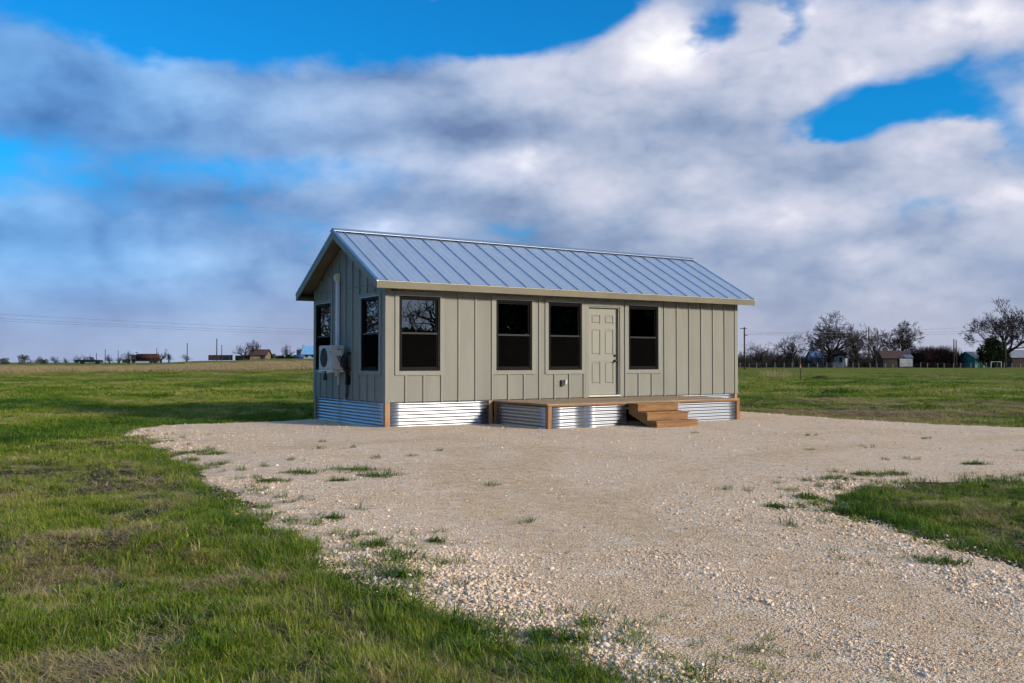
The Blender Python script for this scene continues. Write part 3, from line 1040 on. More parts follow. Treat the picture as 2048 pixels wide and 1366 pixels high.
def build_deck():
    pitch, n = 0.1435, 14
    for i in range(n):
        v1 = -0.026 - i * pitch
        v0 = v1 - pitch + 0.005
        cut = DU0 + 2.44 + (1.2 if i % 2 else 0.0)
        for a, b in ((DU0 - 0.02, cut - 0.002), (cut + 0.002, DU1 + 0.02)):
            dz = random.uniform(-0.0015, 0.0015)
            MB().box(a, b, v0, v1, DZ - 0.028 + dz, DZ + dz).build('deck_board', MAT['deck'], deck)
    zt = DZ - 0.031
    for a, b, v0, v1 in ((DU0, DU1, DV, DV + 0.038), (DU0, DU0 + 0.038, DV + 0.039, -0.03), (DU1 - 0.038, DU1, DV + 0.039, -0.03)):
        MB().box(a, b, v0, v1, zt - 0.022, zt).build('rim_board', MAT['deck_edge'], deck)
    k = 0.09
    for u, v in ((DU0 - 0.008, DV - 0.008), (DU1 - k + 0.008, DV - 0.008), (DU0 - 0.008, -0.125), (DU1 - k + 0.008, -0.125), (5.42, DV + 0.05), (4.18, DV + 0.05)):
        MB().box(u, u + k, v, v + k, -0.06, zt - 0.023).build('deck_post', MAT['cedar'], deck)
    fm = lambda a, n_, z: (a, DV - n_, z)
    corrugated('skirting_sheet', deck, fm, DU0 + 0.083, 3.42, -0.012, 0.010, zt - 0.03, seed=11)
    corrugated('skirting_sheet', deck, fm, 3.40, 4.47, -0.016, 0.010, zt - 0.03, seed=12)
    corrugated('skirting_sheet', deck, fm, 5.62, DU1 - 0.083, -0.012, 0.010, zt - 0.03, seed=13)
    lm = lambda a, n_, z: (DU0 - n_, a, z)
    corrugated('skirting_sheet', deck, lm, DV + 0.083, -0.13, -0.012, 0.010, zt - 0.03, seed=14)
    rm = lambda a, n_, z: (DU1 + n_, a, z)
    corrugated('skirting_sheet', deck, rm, DV + 0.083, -0.13, -0.012, 0.010, zt - 0.03, seed=15)


build_deck()

# ------------------------------------------------------------------ steps
steps = empty('steps', (HA[0], HA[1], 0), YAW)
tag(steps, 'three stained wooden steps leading up to the deck', 'steps')


def build_steps():
    u0, u1 = 4.50, 5.60
    run, rise, v_top = 0.285, 0.160, DV - 0.03
    # stringers: saw-tooth sides
    for a, b in ((u0, u0 + 0.038), (u1 - 0.038, u1)):
        p = [(v_top, 0.27), (v_top, 3 * rise - 0.03)]
        for i in range(3):
            vz = v_top - (i + 1) * run + 0.02
            top = (3 - i) * rise - 0.031
            p += [(vz, top), (vz, top - rise + (0.031 if i == 2 else 0.0))]
        p += [(v_top - 2.55 * run, 0.0)]
        q = []
        for pt in p:
            if not q or (abs(pt[0] - q[-1][0]) + abs(pt[1] - q[-1][1])) > 1e-4:
                q.append(pt)
        MB().prism(q, a, b, plane='bc').build('stringer', MAT['step'], steps)
    for i in range(3):
        top = (3 - i) * rise + (0.006 if i == 0 else 0.0)
        vf = v_top - (i + 1) * run
        MB().box(u0 - 0.03, u1 + 0.03, vf - 0.022, vf + run - 0.002 if i else v_top - 0.001, top - 0.030, top).build('tread', MAT['step'], steps)
        MB().box(u0 + 0.001, u1 - 0.001, vf - 0.003, vf + 0.018, top - rise + 0.002, top - 0.032).build('riser', MAT['step'], steps)


build_steps()

# ------------------------------------------------------------------ air conditioner on the gable wall
def build_ac():
    ac = empty('air_conditioner', (HA[0], HA[1], 0), YAW)
    tag(ac, 'white outdoor air conditioner unit on a bracket on the gable wall', 'air conditioner')
    n0, n1, v0, v1, z0, z1 = 0.145, 0.425, 1.800, 2.520, 1.165, 1.685
    c = 0.02
    m = MB(gable)
    m.prism([(v0 + c, z0), (v1 - c, z0), (v1, z0 + c), (v1, z1 - c), (v1 - c, z1), (v0 + c, z1), (v0, z1 - c), (v0, z0 + c)], n0, n1 - 0.012)
    m.prism([(v0 + 0.16, z0 + 0.012), (v1 - 0.012, z0 + 0.012), (v1 - 0.012, z1 - 0.012), (v0 + 0.16, z1 - 0.012)], n1 - 0.011, n1 + 0.002)
    m.prism([(v0 + 0.012, z0 + 0.012), (v0 + 0.152, z0 + 0.012), (v0 + 0.152, z1 - 0.012), (v0 + 0.012, z1 - 0.012)], n1 - 0.011, n1 - 0.002)
    body = m.build('casing', MAT['acwhite'], ac)
    cv, cz, rad = v0 + 0.415, (z0 + z1) / 2 - 0.005, 0.205
    g = MB(gable)
    g.tube([(cv, n1 + 0.0025, cz), (cv, n1 + 0.006, cz)], rad, 28)
    g.build('fan_recess', MAT['black'], ac)
    g = MB(gable)
    for rr in np.linspace(0.03, rad, 9):
        ring = [(cv + rr * math.cos(t), n1 + 0.012, cz + rr * math.sin(t)) for t in np.linspace(0, 2 * math.pi, 25)]
        g.tube(ring, 0.0035, 4, False)
    for t in np.linspace(0, 2 * math.pi, 9)[:-1]:
        g.tube([(cv, n1 + 0.015, cz), (cv + rad * math.cos(t), n1 + 0.012, cz + rad * math.sin(t))], 0.004, 4, False)
    gr = g.build('fan_grille', MAT['acgrille'], ac)
    gr['kind'] = 'stuff'
    for zz in (z1 - 0.14, z1 - 0.185):
        MB(gable).box(v0 + 0.055, v0 + 0.115, n1 - 0.001, n1 + 0.003, zz, zz + 0.022).build('badge', MAT['acgrille'], ac)
    # cover over the terminals, on the side that faces the deck
    s = MB(gable)
    s.hexa([(v0 - 0.045, 0.20, z1 - 0.22), (v0 - 0.001, 0.20, z1 - 0.22), (v0 - 0.001, 0.33, z1 - 0.22), (v0 - 0.045, 0.33, z1 - 0.22),
            (v0 - 0.035, 0.20, z1 - 0.06), (v0 - 0.001, 0.20, z1 - 0.06), (v0 - 0.001, 0.33, z1 - 0.06), (v0 - 0.035, 0.33, z1 - 0.06)])
    tcov = s.build('terminal_cover', MAT['acwhite'], ac)
    MB(gable).box(v0 - 0.040, v0 - 0.0345, 0.215, 0.315, z1 - 0.095, z1 - 0.080).build('cover_slot', MAT['black'], tcov)
    for k in range(4):
        MB(gable).box(v0 - 0.004, v0 - 0.0005, 0.165, 0.188, z1 - 0.10 - 0.035 * k, z1 - 0.085 - 0.035 * k).build('vent_slot', MAT['acgrille'], ac)
    for zz in (z0 + 0.135, z0 + 0.085):
        MB(gable).tube([(v0, 0.215, zz), (v0 - 0.06, 0.215, zz)], 0.018, 8).build('valve', MAT['black'], ac)
    # two bracket arms and rails
    for vv in (v0 + 0.10, v1 - 0.13):
        br = MB(gable)
        br.box(vv, vv + 0.04, 0.002, 0.47, z0 - 0.060, z0 - 0.030)
        br.box(vv, vv + 0.04, 0.002, 0.030, z0 - 0.34, z0 - 0.061)
        br.build('bracket_arm', MAT['pvc'], ac)
    for nn in (0.17, 0.385):
        MB(gable).box(v0 - 0.04, v1 + 0.04, nn, nn + 0.035, z0 - 0.029, z0 - 0.004).build('bracket_rail', MAT['pvc'], ac)
    # cables
    def cable(name, pts, r):
        return MB(gable).tube(pts, r, 6).build(name, MAT['black'], ac, True)
    for dn in (0.0, 0.05):
        cable('cable', [(v0 - 0.02, 0.30 - dn, z1 - 0.22), (v0 - 0.05, 0.27 - dn, z1 - 0.32), (v0 - 0.07, 0.22 - dn * 0.4, z1 - 0.40), (v0 - 0.06, 0.16, z0 + 0.06)], 0.011)
    cc = (v0 - 0.02, 0.075, z0 + 0.17)
    for k in range(5):
        rr = 0.155 + 0.010 * (k % 3)
        ph = 0.5 * k
        ring = [(cc[0] + 0.010 * k - 0.03 + 0.35 * rr * math.cos(t + ph), cc[1] + 0.75 * rr * math.cos(t), cc[2] + 1.15 * rr * math.sin(t)) for t in np.linspace(0, 2 * math.pi, 22)]
        cable('cable_loop', ring, 0.014)
    cable('cable_bundle', [(v0 - 0.06, 0.215, z0 + 0.13), (v0 - 0.08, 0.16, z0 + 0.20), (v0 - 0.05, 0.10, z0 + 0.22), (v0 + 0.02, 0.06, z0 + 0.10), (v0 + 0.03, 0.05, z0 - 0.05), (v0 + 0.08, 0.045, z0 - 0.3)], 0.030)
    cable('cable_bundle', [(v0 - 0.05, 0.215, z0 + 0.08), (v0 - 0.08, 0.17, z0 + 0.12), (v0 - 0.03, 0.12, z0 + 0.02), (v0 + 0.02, 0.08, z0 - 0.06), (v0 + 0.05, 0.05, z0 - 0.2)], 0.026)
    cable('drop_cable', [(v0 + 0.08, 0.04, z0 - 0.25), (v0 + 0.10, 0.03, z0 - 0.45), (v0 + 0.12, 0.03, ZS + 0.01)], 0.014)
    cable('drop_cable', [(v0 + 0.02, 0.04, z0 - 0.30), (v0 + 0.0, 0.035, z0 - 0.50), (v0 + 0.10, 0.03, ZS + 0.02)], 0.011)
    MB(gable).box(v0 - 0.04, v0 + 0.06, 0.02, 0.075, 0.845, 1.03).build('disconnect_box', MAT['bronze'], ac)
    h = MB(gable)
    h.tube([(v1 - 0.23, 0.36, z0 - 0.03), (v1 - 0.24, 0.37, z0 - 0.12)], 0.014, 6)
    h.tube([(v1 - 0.24, 0.37, z0 - 0.10), (v1 - 0.25, 0.38, z0 - 0.13), (v1 - 0.26, 0.38, z0 - 0.20), (v1 - 0.25, 0.38, z0 - 0.225)], [0.02, 0.045, 0.05, 0.03], 8)
    h.build('cable_plug', MAT['black'], ac, True)
    # the line-set duct that climbs the wall
    du = empty('line_set_duct', (HA[0], HA[1], 0), YAW)
    tag(du, 'white plastic line duct climbing the gable wall behind the air conditioner', 'duct')
    a0, a1 = 2.345, 2.425
    for z0_, z1_ in ((1.02, 2.175), (2.235, 3.13)):
        MB(gable).prism([(a0, 0.021), (a1, 0.021), (a1, 0.075), (a1 - 0.016, 0.092), (a0 + 0.016, 0.092), (a0, 0.075)], z0_, z1_, plane='ab').build('duct_length', MAT['pvc'], du)
    MB(gable).prism([(a0 - 0.006, 0.021), (a1 + 0.006, 0.021), (a1 + 0.006, 0.080), (a1 - 0.013, 0.098), (a0 + 0.013, 0.098), (a0 - 0.006, 0.080)], 2.165, 2.245, plane='ab').build('coupler', MAT['pvc'], du)
    MB(gable).prism([(0.021, 3.10), (0.095, 3.10), (0.125, 3.155), (0.120, 3.235), (0.075, 3.275), (0.021, 3.275)], a0 - 0.022, a1 + 0.022, plane='bc').build('duct_cap', MAT['pvc_old'], du)


build_ac()

# ------------------------------------------------------------------ trees
def bark(name, col, rough=0.9):
    return pmat(name, col, rough, var=0.25, vscale=1.2, spec=0.2)


MAT['bark'] = bark('dark_bark', (0.032, 0.026, 0.022))
MAT['bark2'] = bark('grey_bark', (0.055, 0.048, 0.042))
MAT['twig'] = bark('dark_twigs', (0.052, 0.043, 0.037))
MAT['twig_red'] = bark('reddish_twigs', (0.085, 0.035, 0.030))
MAT['twig_far'] = bark('haze_tinted_twigs', (0.060, 0.062, 0.072))  # distance haze is mixed into this twig colour


def segs_mesh(name, segs, sides):
    """tapered tubes for an (N,8) array of segments x0 y0 z0 x1 y1 z1 r0 r1"""
    s = np.asarray(segs, dtype=float)
    a, b = s[:, :3], s[:, 3:6]
    d = b - a
    d /= np.linalg.norm(d, axis=1, keepdims=True) + 1e-9
    up = np.where(np.abs(d[:, 2:3]) < 0.9, np.array([[0, 0, 1.0]]), np.array([[1.0, 0, 0]]))
    x = np.cross(d, up)
    x /= np.linalg.norm(x, axis=1, keepdims=True)
    y = np.cross(x, d)
    t = np.arange(sides) * 2 * np.pi / sides
    ring = x[:, None, :] * np.cos(t)[None, :, None] + y[:, None, :] * np.sin(t)[None, :, None]
    v0 = a[:, None, :] + ring * s[:, 6][:, None, None]
    v1 = b[:, None, :] + ring * s[:, 7][:, None, None]
    v = np.concatenate([v0, v1], 1).reshape(-1, 3)
    base = np.arange(len(s))[:, None] * 2 * sides
    k = np.arange(sides)
    k2 = (k + 1) % sides
    f = np.stack([base + k, base + k2, base + sides + k2, base + sides + k], -1).reshape(-1, 4)
    return np_mesh(name, v, f)


def grow(seed, height, width, trunk_h=0.22, levels=5, kids=(3, 5), wiggle=0.35, lift=0.10, tr=0.035, twig=0.0023, fork=5):
    """skeleton of a bare spreading tree, scaled to height and width"""
    r = random.Random(seed)
    out = []

    def rv():
        return Vector((r.gauss(0, 1), r.gauss(0, 1), r.gauss(0, 1)))

    def branch(p, d, ln, rad, lv):
        n = 5 if lv < 2 else (4 if lv < 4 else 3)
        pts = [p]
        for i in range(n):
            d = (d + rv() * wiggle * (0.35 if lv == 0 else 0.5) + Vector((0, 0, lift)) * (0.6 if lv else 0)).normalized()
            q = p + d * ln / n
            r1 = rad * (1 - 0.55 * (i + 1) / n) if lv else rad * (1 - 0.25 * (i + 1) / n)
            r0 = rad * (1 - 0.55 * i / n) if lv else rad * (1 - 0.25 * i / n)
            out.append((*p, *q, max(r0, twig), max(r1, twig * 0.8), lv))
            p = q
            pts.append((p, d, r1))
        if lv >= levels:
            return
        nk = fork + r.randint(0, 2) if lv == 0 else (r.randint(5, 7) if lv == 1 else r.randint(*kids))
        for k in range(nk):
            if lv == 0:
                q, dd, rr = pts[-1] if k else pts[-1]
                ang = 2 * math.pi * (k + r.random() * 0.5) / nk
                tilt = r.uniform(0.45, 1.15)
                nd = Vector((math.cos(ang) * math.sin(tilt), math.sin(ang) * math.sin(tilt), math.cos(tilt)))
                branch(q, nd, ln * r.uniform(1.3, 1.9), rr * r.uniform(0.5, 0.7), 1)
            else:
                q, dd, rr = pts[r.randint(1 if lv == 1 else 2, n)] if k else pts[-1]
                side = rv()
                side = (side - dd * side.dot(dd)).normalized()
                nd = (dd + side * r.uniform(0.55, 1.15)).normalized()
                branch(q, nd, ln * r.uniform(0.50, 0.74), rr * r.uniform(0.55, 0.8), lv + 1)

    branch(Vector((0, 0, 0)), Vector((r.uniform(-0.1, 0.1), r.uniform(-0.1, 0.1), 1)).normalized(), trunk_h, tr, 0)
    s = np.array(out)
    hi = max(s[:, 5].max(), s[:, 2].max())
    ex = max(np.percentile(np.abs(s[:, [3, 4]]), 99.3), 1e-3)
    kz, kx = height / hi, width / 2 / ex
    s[:, [2, 5]] *= kz
    s[:, [0, 1, 3, 4]] *= kx
    s[:, 2] = np.where(s[:, 2] < 0, s[:, 2] * 0.2, s[:, 2])
    s[:, 5] = np.where(s[:, 5] < 0, s[:, 5] * 0.2, s[:, 5])
    s[:, 6:8] *= height
    s[:, 6:8] = np.maximum(s[:, 6:8], 0.0)
    return s


def tree(name, label, cat, loc, seed, height, width, rz=0.0, group=None, bark_m='bark', twig_m='twig', thick=1.0, keep=None, **kw):
    s = grow(seed, height, width, **kw)
    s[:, 6:8] *= thick
    t = empty(name, loc, rz)
    tag(t, label, cat, group)
    lim = s[:, 8] <= 1
    big = s[lim].copy()
    low = big[:, 2] <= 0.01
    big[low, 2] -= 0.3
    me = segs_mesh('trunk', big, 7)
    link_mesh('trunk', me, MAT[bark_m], t, True)
    o = link_mesh('crown', segs_mesh('crown', s[~lim], 3), MAT[twig_m], t)
    return t


def leaf_cloud(seed, n, lumps, size):
    """many small leaf-like faces through the volume of some ellipsoids: (x y z rx ry rz)"""
    r = np.random.default_rng(seed)
    lumps = np.asarray(lumps, float)
    vol = np.prod(lumps[:, 3:], axis=1) ** 0.7
    k = r.choice(len(lumps), n, p=vol / vol.sum())
    d = r.normal(size=(n, 3))
    d /= np.linalg.norm(d, axis=1, keepdims=True)
    rad = r.uniform(0.35, 1.0, n) ** 0.6 * r.uniform(0.85, 1.15, n)
    c = lumps[k, :3] + d * lumps[k, 3:] * rad[:, None]
    t1 = r.normal(size=(n, 3))
    t1 /= np.linalg.norm(t1, axis=1, keepdims=True)
    t2 = np.cross(t1, r.normal(size=(n, 3)))
    t2 /= np.linalg.norm(t2, axis=1, keepdims=True)
    sz = size * r.uniform(0.5, 1.4, n)[:, None]
    v = np.stack([c - t1 * sz, c + t2 * sz * 0.5, c + t1 * sz, c - t2 * sz * 0.5], 1).reshape(-1, 3)
    f = np.arange(n * 4).reshape(-1, 4)
    return np_mesh('foliage', v, f)


def leaf_mat(name, c1, c2):
    m, T, out = new_mat(name)
    g = T.node('ShaderNodeNewGeometry')
    col = T.mix(T.smooth(g.outputs['Random Per Island'], 0.1, 0.9), c1, c2)
    df = T.node('ShaderNodeBsdfDiffuse')
    T.put(df.inputs[0], col)
    tl = T.node('ShaderNodeBsdfTranslucent')
    T.put(tl.inputs[0], col)
    mx = T.node('ShaderNodeMixShader')
    mx.inputs[0].default_value = 0.25
    T.l.new(df.outputs[0], mx.inputs[1])
    T.l.new(tl.outputs[0], mx.inputs[2])
    T.l.new(mx.outputs[0], out.inputs[0])
    return m


MAT['cedarleaf'] = leaf_mat('dark_cedar_foliage', (0.012, 0.022, 0.010), (0.035, 0.045, 0.018))
MAT['bushleaf'] = leaf_mat('grey_green_foliage', (0.045, 0.055, 0.045), (0.10, 0.115, 0.085))
MAT['greenleaf'] = leaf_mat('green_bush_foliage', (0.05, 0.085, 0.03), (0.11, 0.15, 0.05))
MAT['brownleaf'] = leaf_mat('brown_brush_foliage', (0.045, 0.032, 0.028), (0.085, 0.058, 0.045))
MAT['oakleaf'] = leaf_mat('live_oak_foliage', (0.014, 0.026, 0.010), (0.03, 0.05, 0.018))


def leafy(name, label, cat, loc, seed, lumps, n, size, mat, trunk=0.12, group=None):
    t = empty(name, loc)
    tag(t, label, cat, group)
    top = max(l[2] for l in lumps)
    MB().tube([(0, 0, -0.3), (0.05, 0, top * 0.5), (0, 0.05, top)], [trunk, trunk * 0.7, trunk * 0.3], 6).build('trunk', MAT['bark'], t, True)
    link_mesh('crown', leaf_cloud(seed, n, lumps, size), MAT[mat], t)
    return t


D_R = 205.0
G_OAK = 'bare oaks beside the far white house'
tree('oak_tree', 'largest bare oak with wide crown, standing over the far white house', 'tree', at(1658, 204, z=-0.1), 11, 13.0, 15.5, tr=0.046, levels=5, kids=(4, 5), lift=0.05, wiggle=0.45, thick=1.15)
tree('oak_tree', 'small leaning bare oak just left of the white house tree', 'tree', at(1583, 202, z=-0.1), 5, 7.6, 8.2, tr=0.06, levels=5, kids=(3, 4), lift=0.02, wiggle=0.5, thick=1.15)
tree('oak_tree', 'crooked bare oak behind the utility pole next to the cabin', 'tree', at(1516, 202, z=-0.1), 23, 6.1, 8.6, tr=0.055, levels=5, kids=(2, 4), lift=-0.02, wiggle=0.6, thick=1.2)
tree('oak_tree', 'bare upright oak between the white house and the lone wooden pole', 'tree', at(1716, 208, z=-0.1), 31, 10.2, 8.2, tr=0.04, levels=5, kids=(3, 4), lift=0.10, wiggle=0.45, thick=1.1)
tree('oak_tree', 'narrow bare tree right of the lone wooden pole', 'tree', at(1752, 203, z=-0.1), 37, 9.4, 5.2, tr=0.035, levels=5, kids=(2, 4), lift=0.15, wiggle=0.4, thick=1.1)
tree('oak_tree', 'round bare oak rising behind the rust-roofed shed', 'tree', at(1803, 216, z=-0.1), 43, 11.6, 10.8, tr=0.045, levels=5, kids=(4, 5), lift=0.10, wiggle=0.35, thick=1.1)
tree('oak_tree', 'tall bare tree towering over the turquoise shed', 'tree', at(2006, 206, z=-0.1), 52, 16.2, 17.5, tr=0.04, levels=5, kids=(4, 5), lift=0.09, wiggle=0.33, thick=1.1)
leafy('cedar_tree', 'dark evergreen cedar in front of the turquoise shed', 'tree', at(1985, 203, z=0), 3,
      [(0, 0, 2.2, 3.2, 2.2, 2.2), (-1.6, 0, 3.4, 1.8, 1.6, 1.6), (0.6, 0, 4.4, 2.0, 1.6, 1.8), (2.0, 0, 2.6, 1.8, 1.5, 1.9), (-0.3, 0, 5.6, 1.1, 1, 1.2)], 5200, 0.24, 'cedarleaf', 0.25)


def thicket(name, label, px0, px1, depth, base, hgt, n, mat, seed, ragged=0.5):
    """twiggy brush that reads as one mass"""
    r = np.random.default_rng(seed)
    x0, x1 = (px0 - CX) / F_PX * depth, (px1 - CX) / F_PX * depth
    x = r.uniform(x0, x1, n)
    y = depth + r.uniform(-1, 1, n) * 5
    h = hgt * (0.45 + 0.9 * fbm(x, y * 0.1, 0.28, 3, seed)) * r.uniform(0.45, 1.05, n)
    z0 = base + h * r.uniform(0, 0.75, n)
    lx, ly = r.normal(0, 0.35, n), r.normal(0, 0.35, n)
    ln = np.minimum(h * r.uniform(0.2, 0.6, n), base + h - z0 + 0.25)
    s = np.stack([x, y, z0, x + lx * ln, y + ly * ln, z0 + ln, np.full(n, 0.035), np.full(n, 0.022), np.zeros(n)], 1)
    o = link_mesh(name, segs_mesh(name, s, 3), MAT[mat])
    tag(o, label, 'brush', kind='stuff')
    return o


thicket('brushwood', 'dark leafless brushwood behind the far fence', 1020, 2150, 236, -0.2, 4.2, 30000, 'twig', 71)
thicket('brushwood', 'thin grey brush along the far fence', 1470, 1780, 222, -0.2, 2.6, 7000, 'twig', 72)
thicket('red_brush', 'reddish twiggy shrubs right of the rust-roofed shed', 1832, 1905, 214, -0.2, 5.4, 7500, 'twig_red', 73)

# trees that the window panes mirror: they stand behind and beside the camera
wl = np.array([[math.cos(a) for a in (0,)]])
for k, (x, y, hh, ww, sd_) in enumerate([(58, 5, 9.5, 13, 1), (56, -2.0, 10.5, 11, 2), (63, 13, 9.0, 13, 3), (51, -13.0, 4.4, 9, 6)]):
    r_ = random.Random(sd_)
    lumps = [(r_.uniform(-0.36, 0.36) * ww, r_.uniform(-0.36, 0.36) * ww, hh * r_.uniform(0.10, 0.80), ww * r_.uniform(0.14, 0.24), ww * r_.uniform(0.14, 0.24), hh * r_.uniform(0.12, 0.22)) for _ in range(20)]
    leafy('live_oak_tree', ['dense dark live oak mirrored in the window beside the door', 'dense dark live oak mirrored in the middle front window',
                            'dense dark live oak mirrored in the window right of the door', 'smaller live oak mirrored low in the leftmost front window'][k],
          'tree', (x, y, 0), 80 + k, lumps, 8000, 0.42, 'oakleaf', 0.4)
tree('oak_tree', 'bare oak mirrored in the leftmost front window', 'tree', (47.5, -7.0, 0), 61, 9.5, 13, tr=0.045, levels=4, kids=(3, 4), lift=0.03, wiggle=0.5, thick=1.2)
tree('oak_tree', 'bare oak mirrored in the gable window near the corner', 'tree', (-32, 45.5, 0), 64, 8.0, 11, tr=0.04, levels=5, kids=(3, 4), lift=0.02, wiggle=0.5, thick=1.2)
tree('oak_tree', 'bare oak mirrored in the gable window above the air conditioner', 'tree', (-50, 52.0, 0), 65, 9.5, 15, tr=0.04, levels=5, kids=(3, 4), lift=0.02, wiggle=0.5, thick=1.2)

# far left skyline
far_l = [  # px, top row, width px, depth, kind, label
    (8, 714, 26, 250, 'bush', 'low grey-green bush at the far end of the left skyline'),
    (49, 705, 30, 246, 'bush', 'tallest rounded grey-green tree left of the parked pickup'),
    (82, 710, 26, 247, 'bush', 'grey-green bush between the rounded tree and the small bare trees'),
    (112, 711, 24, 240, 'bare', 'small bare tree beside the grey-green bush on the left skyline'),
    (132, 713, 16, 240, 'bare', 'thin bare tree left of the parked pickup bonnet'),
    (156, 708, 26, 238, 'bare', 'bare tree rising behind the parked pickup'),
    (220, 707, 22, 228, 'bare', 'small bare tree just right of the parked pickup'),
    (238, 710, 20, 228, 'bare', 'scrubby bare tree left of the rusty tanker'),
    (256, 700, 28, 230, 'bare', 'bare tree behind the left end of the rusty tanker'),
    (322, 696, 26, 226, 'bare', 'bare tree behind the right end of the rusty tanker'),
    (338, 703, 16, 226, 'bare', 'spindly bare tree right of the rusty tanker'),
    (372, 706, 26, 226, 'bare', 'twiggy bare bush at the foot of the lone mast'),
    (486, 684, 44, 216, 'bare', 'gnarled bare tree left of the rusty-roofed barn'),
    (508, 677, 36, 219, 'bare', 'tall bare tree rising over the rusty-roofed barn'),
    (572, 686, 34, 222, 'bare', 'bare forked tree between the barn and the blue-roofed house'),
    (604, 689, 26, 245, 'bare', 'faint bare tree behind the blue-roofed house'),
    (543, 706, 18, 226, 'green', 'small green bush beside the rusty-roofed barn'),
    (560, 710, 24, 218, 'dark', 'dark low bush under the forked bare tree'),
    (580, 709, 20, 218, 'dark', 'dark low bush next to the blue tank'),
]
for k, (px, top, wpx, D, kind, lab) in enumerate(far_l):
    base = at(px, D, 727 if px < 330 else 722)
    base.z = float(terrain(np.array([base.x]), np.array([base.y]))[0]) - 0.05
    hh = CAM_H - (top - HORIZON) / F_PX * D - base.z
    ww = wpx / F_PX * D
    if kind == 'bare':
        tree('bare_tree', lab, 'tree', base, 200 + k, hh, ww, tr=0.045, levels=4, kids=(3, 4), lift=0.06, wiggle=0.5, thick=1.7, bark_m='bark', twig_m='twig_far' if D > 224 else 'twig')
    else:
        r_ = random.Random(k)
        lumps = [(r_.uniform(-0.3, 0.3) * ww, r_.uniform(-0.3, 0.3) * ww, hh * r_.uniform(0.08, 0.72), ww * r_.uniform(0.16, 0.28), ww * 0.22, hh * r_.uniform(0.15, 0.26)) for _ in range(13)]
        leafy('bush', lab, 'bush', base, 300 + k, lumps, 900, 0.16, {'bush': 'bushleaf', 'green': 'greenleaf', 'dark': 'cedarleaf'}[kind], 0.08)

# ------------------------------------------------------------------ far sheds, vehicles, poles
MAT['rust'] = pmat('rusty_sheet', (0.075, 0.034, 0.024), 0.9, var=0.2, vscale=1.6, tint2=(0.022, 0.016, 0.016), spec=0.1)
MAT['rustroof'] = pmat('rusty_roof', (0.085, 0.042, 0.035), 0.85, var=0.2, vscale=1.2, tint2=(0.045, 0.036, 0.038), spec=0.2)
MAT['darkjunk'] = pmat('dark_weathered_metal', (0.030, 0.022, 0.020), 0.85, var=0.3, vscale=1.2)
MAT['tanwall'] = pmat('tan_plank_wall', (0.22, 0.165, 0.11), 0.9, var=0.15, vscale=1.0)
MAT['whitewall'] = pmat('white_weatherboard', (0.36, 0.38, 0.41), 0.7, var=0.08, vscale=1.0)
MAT['blueroof'] = pmat('blue_sheet_roof', (0.07, 0.13, 0.24), 0.45, var=0.1, vscale=0.8, spec=0.6)
MAT['skyroof'] = pmat('light_blue_sheet_roof', (0.16, 0.36, 0.62), 0.5, var=0.08, vscale=0.8)
MAT['greyroof'] = pmat('grey_sheet_roof', (0.20, 0.215, 0.25), 0.5, var=0.12, vscale=0.7, spec=0.6)
MAT['teal'] = pmat('turquoise_paint', (0.06, 0.22, 0.20), 0.6, var=0.08, vscale=1.0)
MAT['bluepaint'] = pmat('blue_tank_paint', (0.015, 0.06, 0.22), 0.5, var=0.1)
MAT['truck'] = pmat('dark_teal_paint', (0.006, 0.016, 0.015), 0.4, var=0.1, spec=0.4)
MAT['glassfar'] = pmat('far_window_glass', (0.22, 0.28, 0.30), 0.1, var=0.1, spec=0.8)
MAT['darkpane'] = pmat('dark_far_window', (0.02, 0.025, 0.03), 0.15, var=0.1, spec=0.8)
MAT['tyre'] = pmat('tyre_rubber', (0.015, 0.015, 0.015), 0.8, var=0.1)
MAT['pole'] = pmat('weathered_pole', (0.050, 0.036, 0.028), 0.9, var=0.2, vscale=2)
MAT['wire'] = pmat('grey_wire', (0.10, 0.10, 0.12), 0.6, var=0.05)
MAT['postwood'] = pmat('pale_fence_post', (0.30, 0.27, 0.24), 0.9, var=0.2)


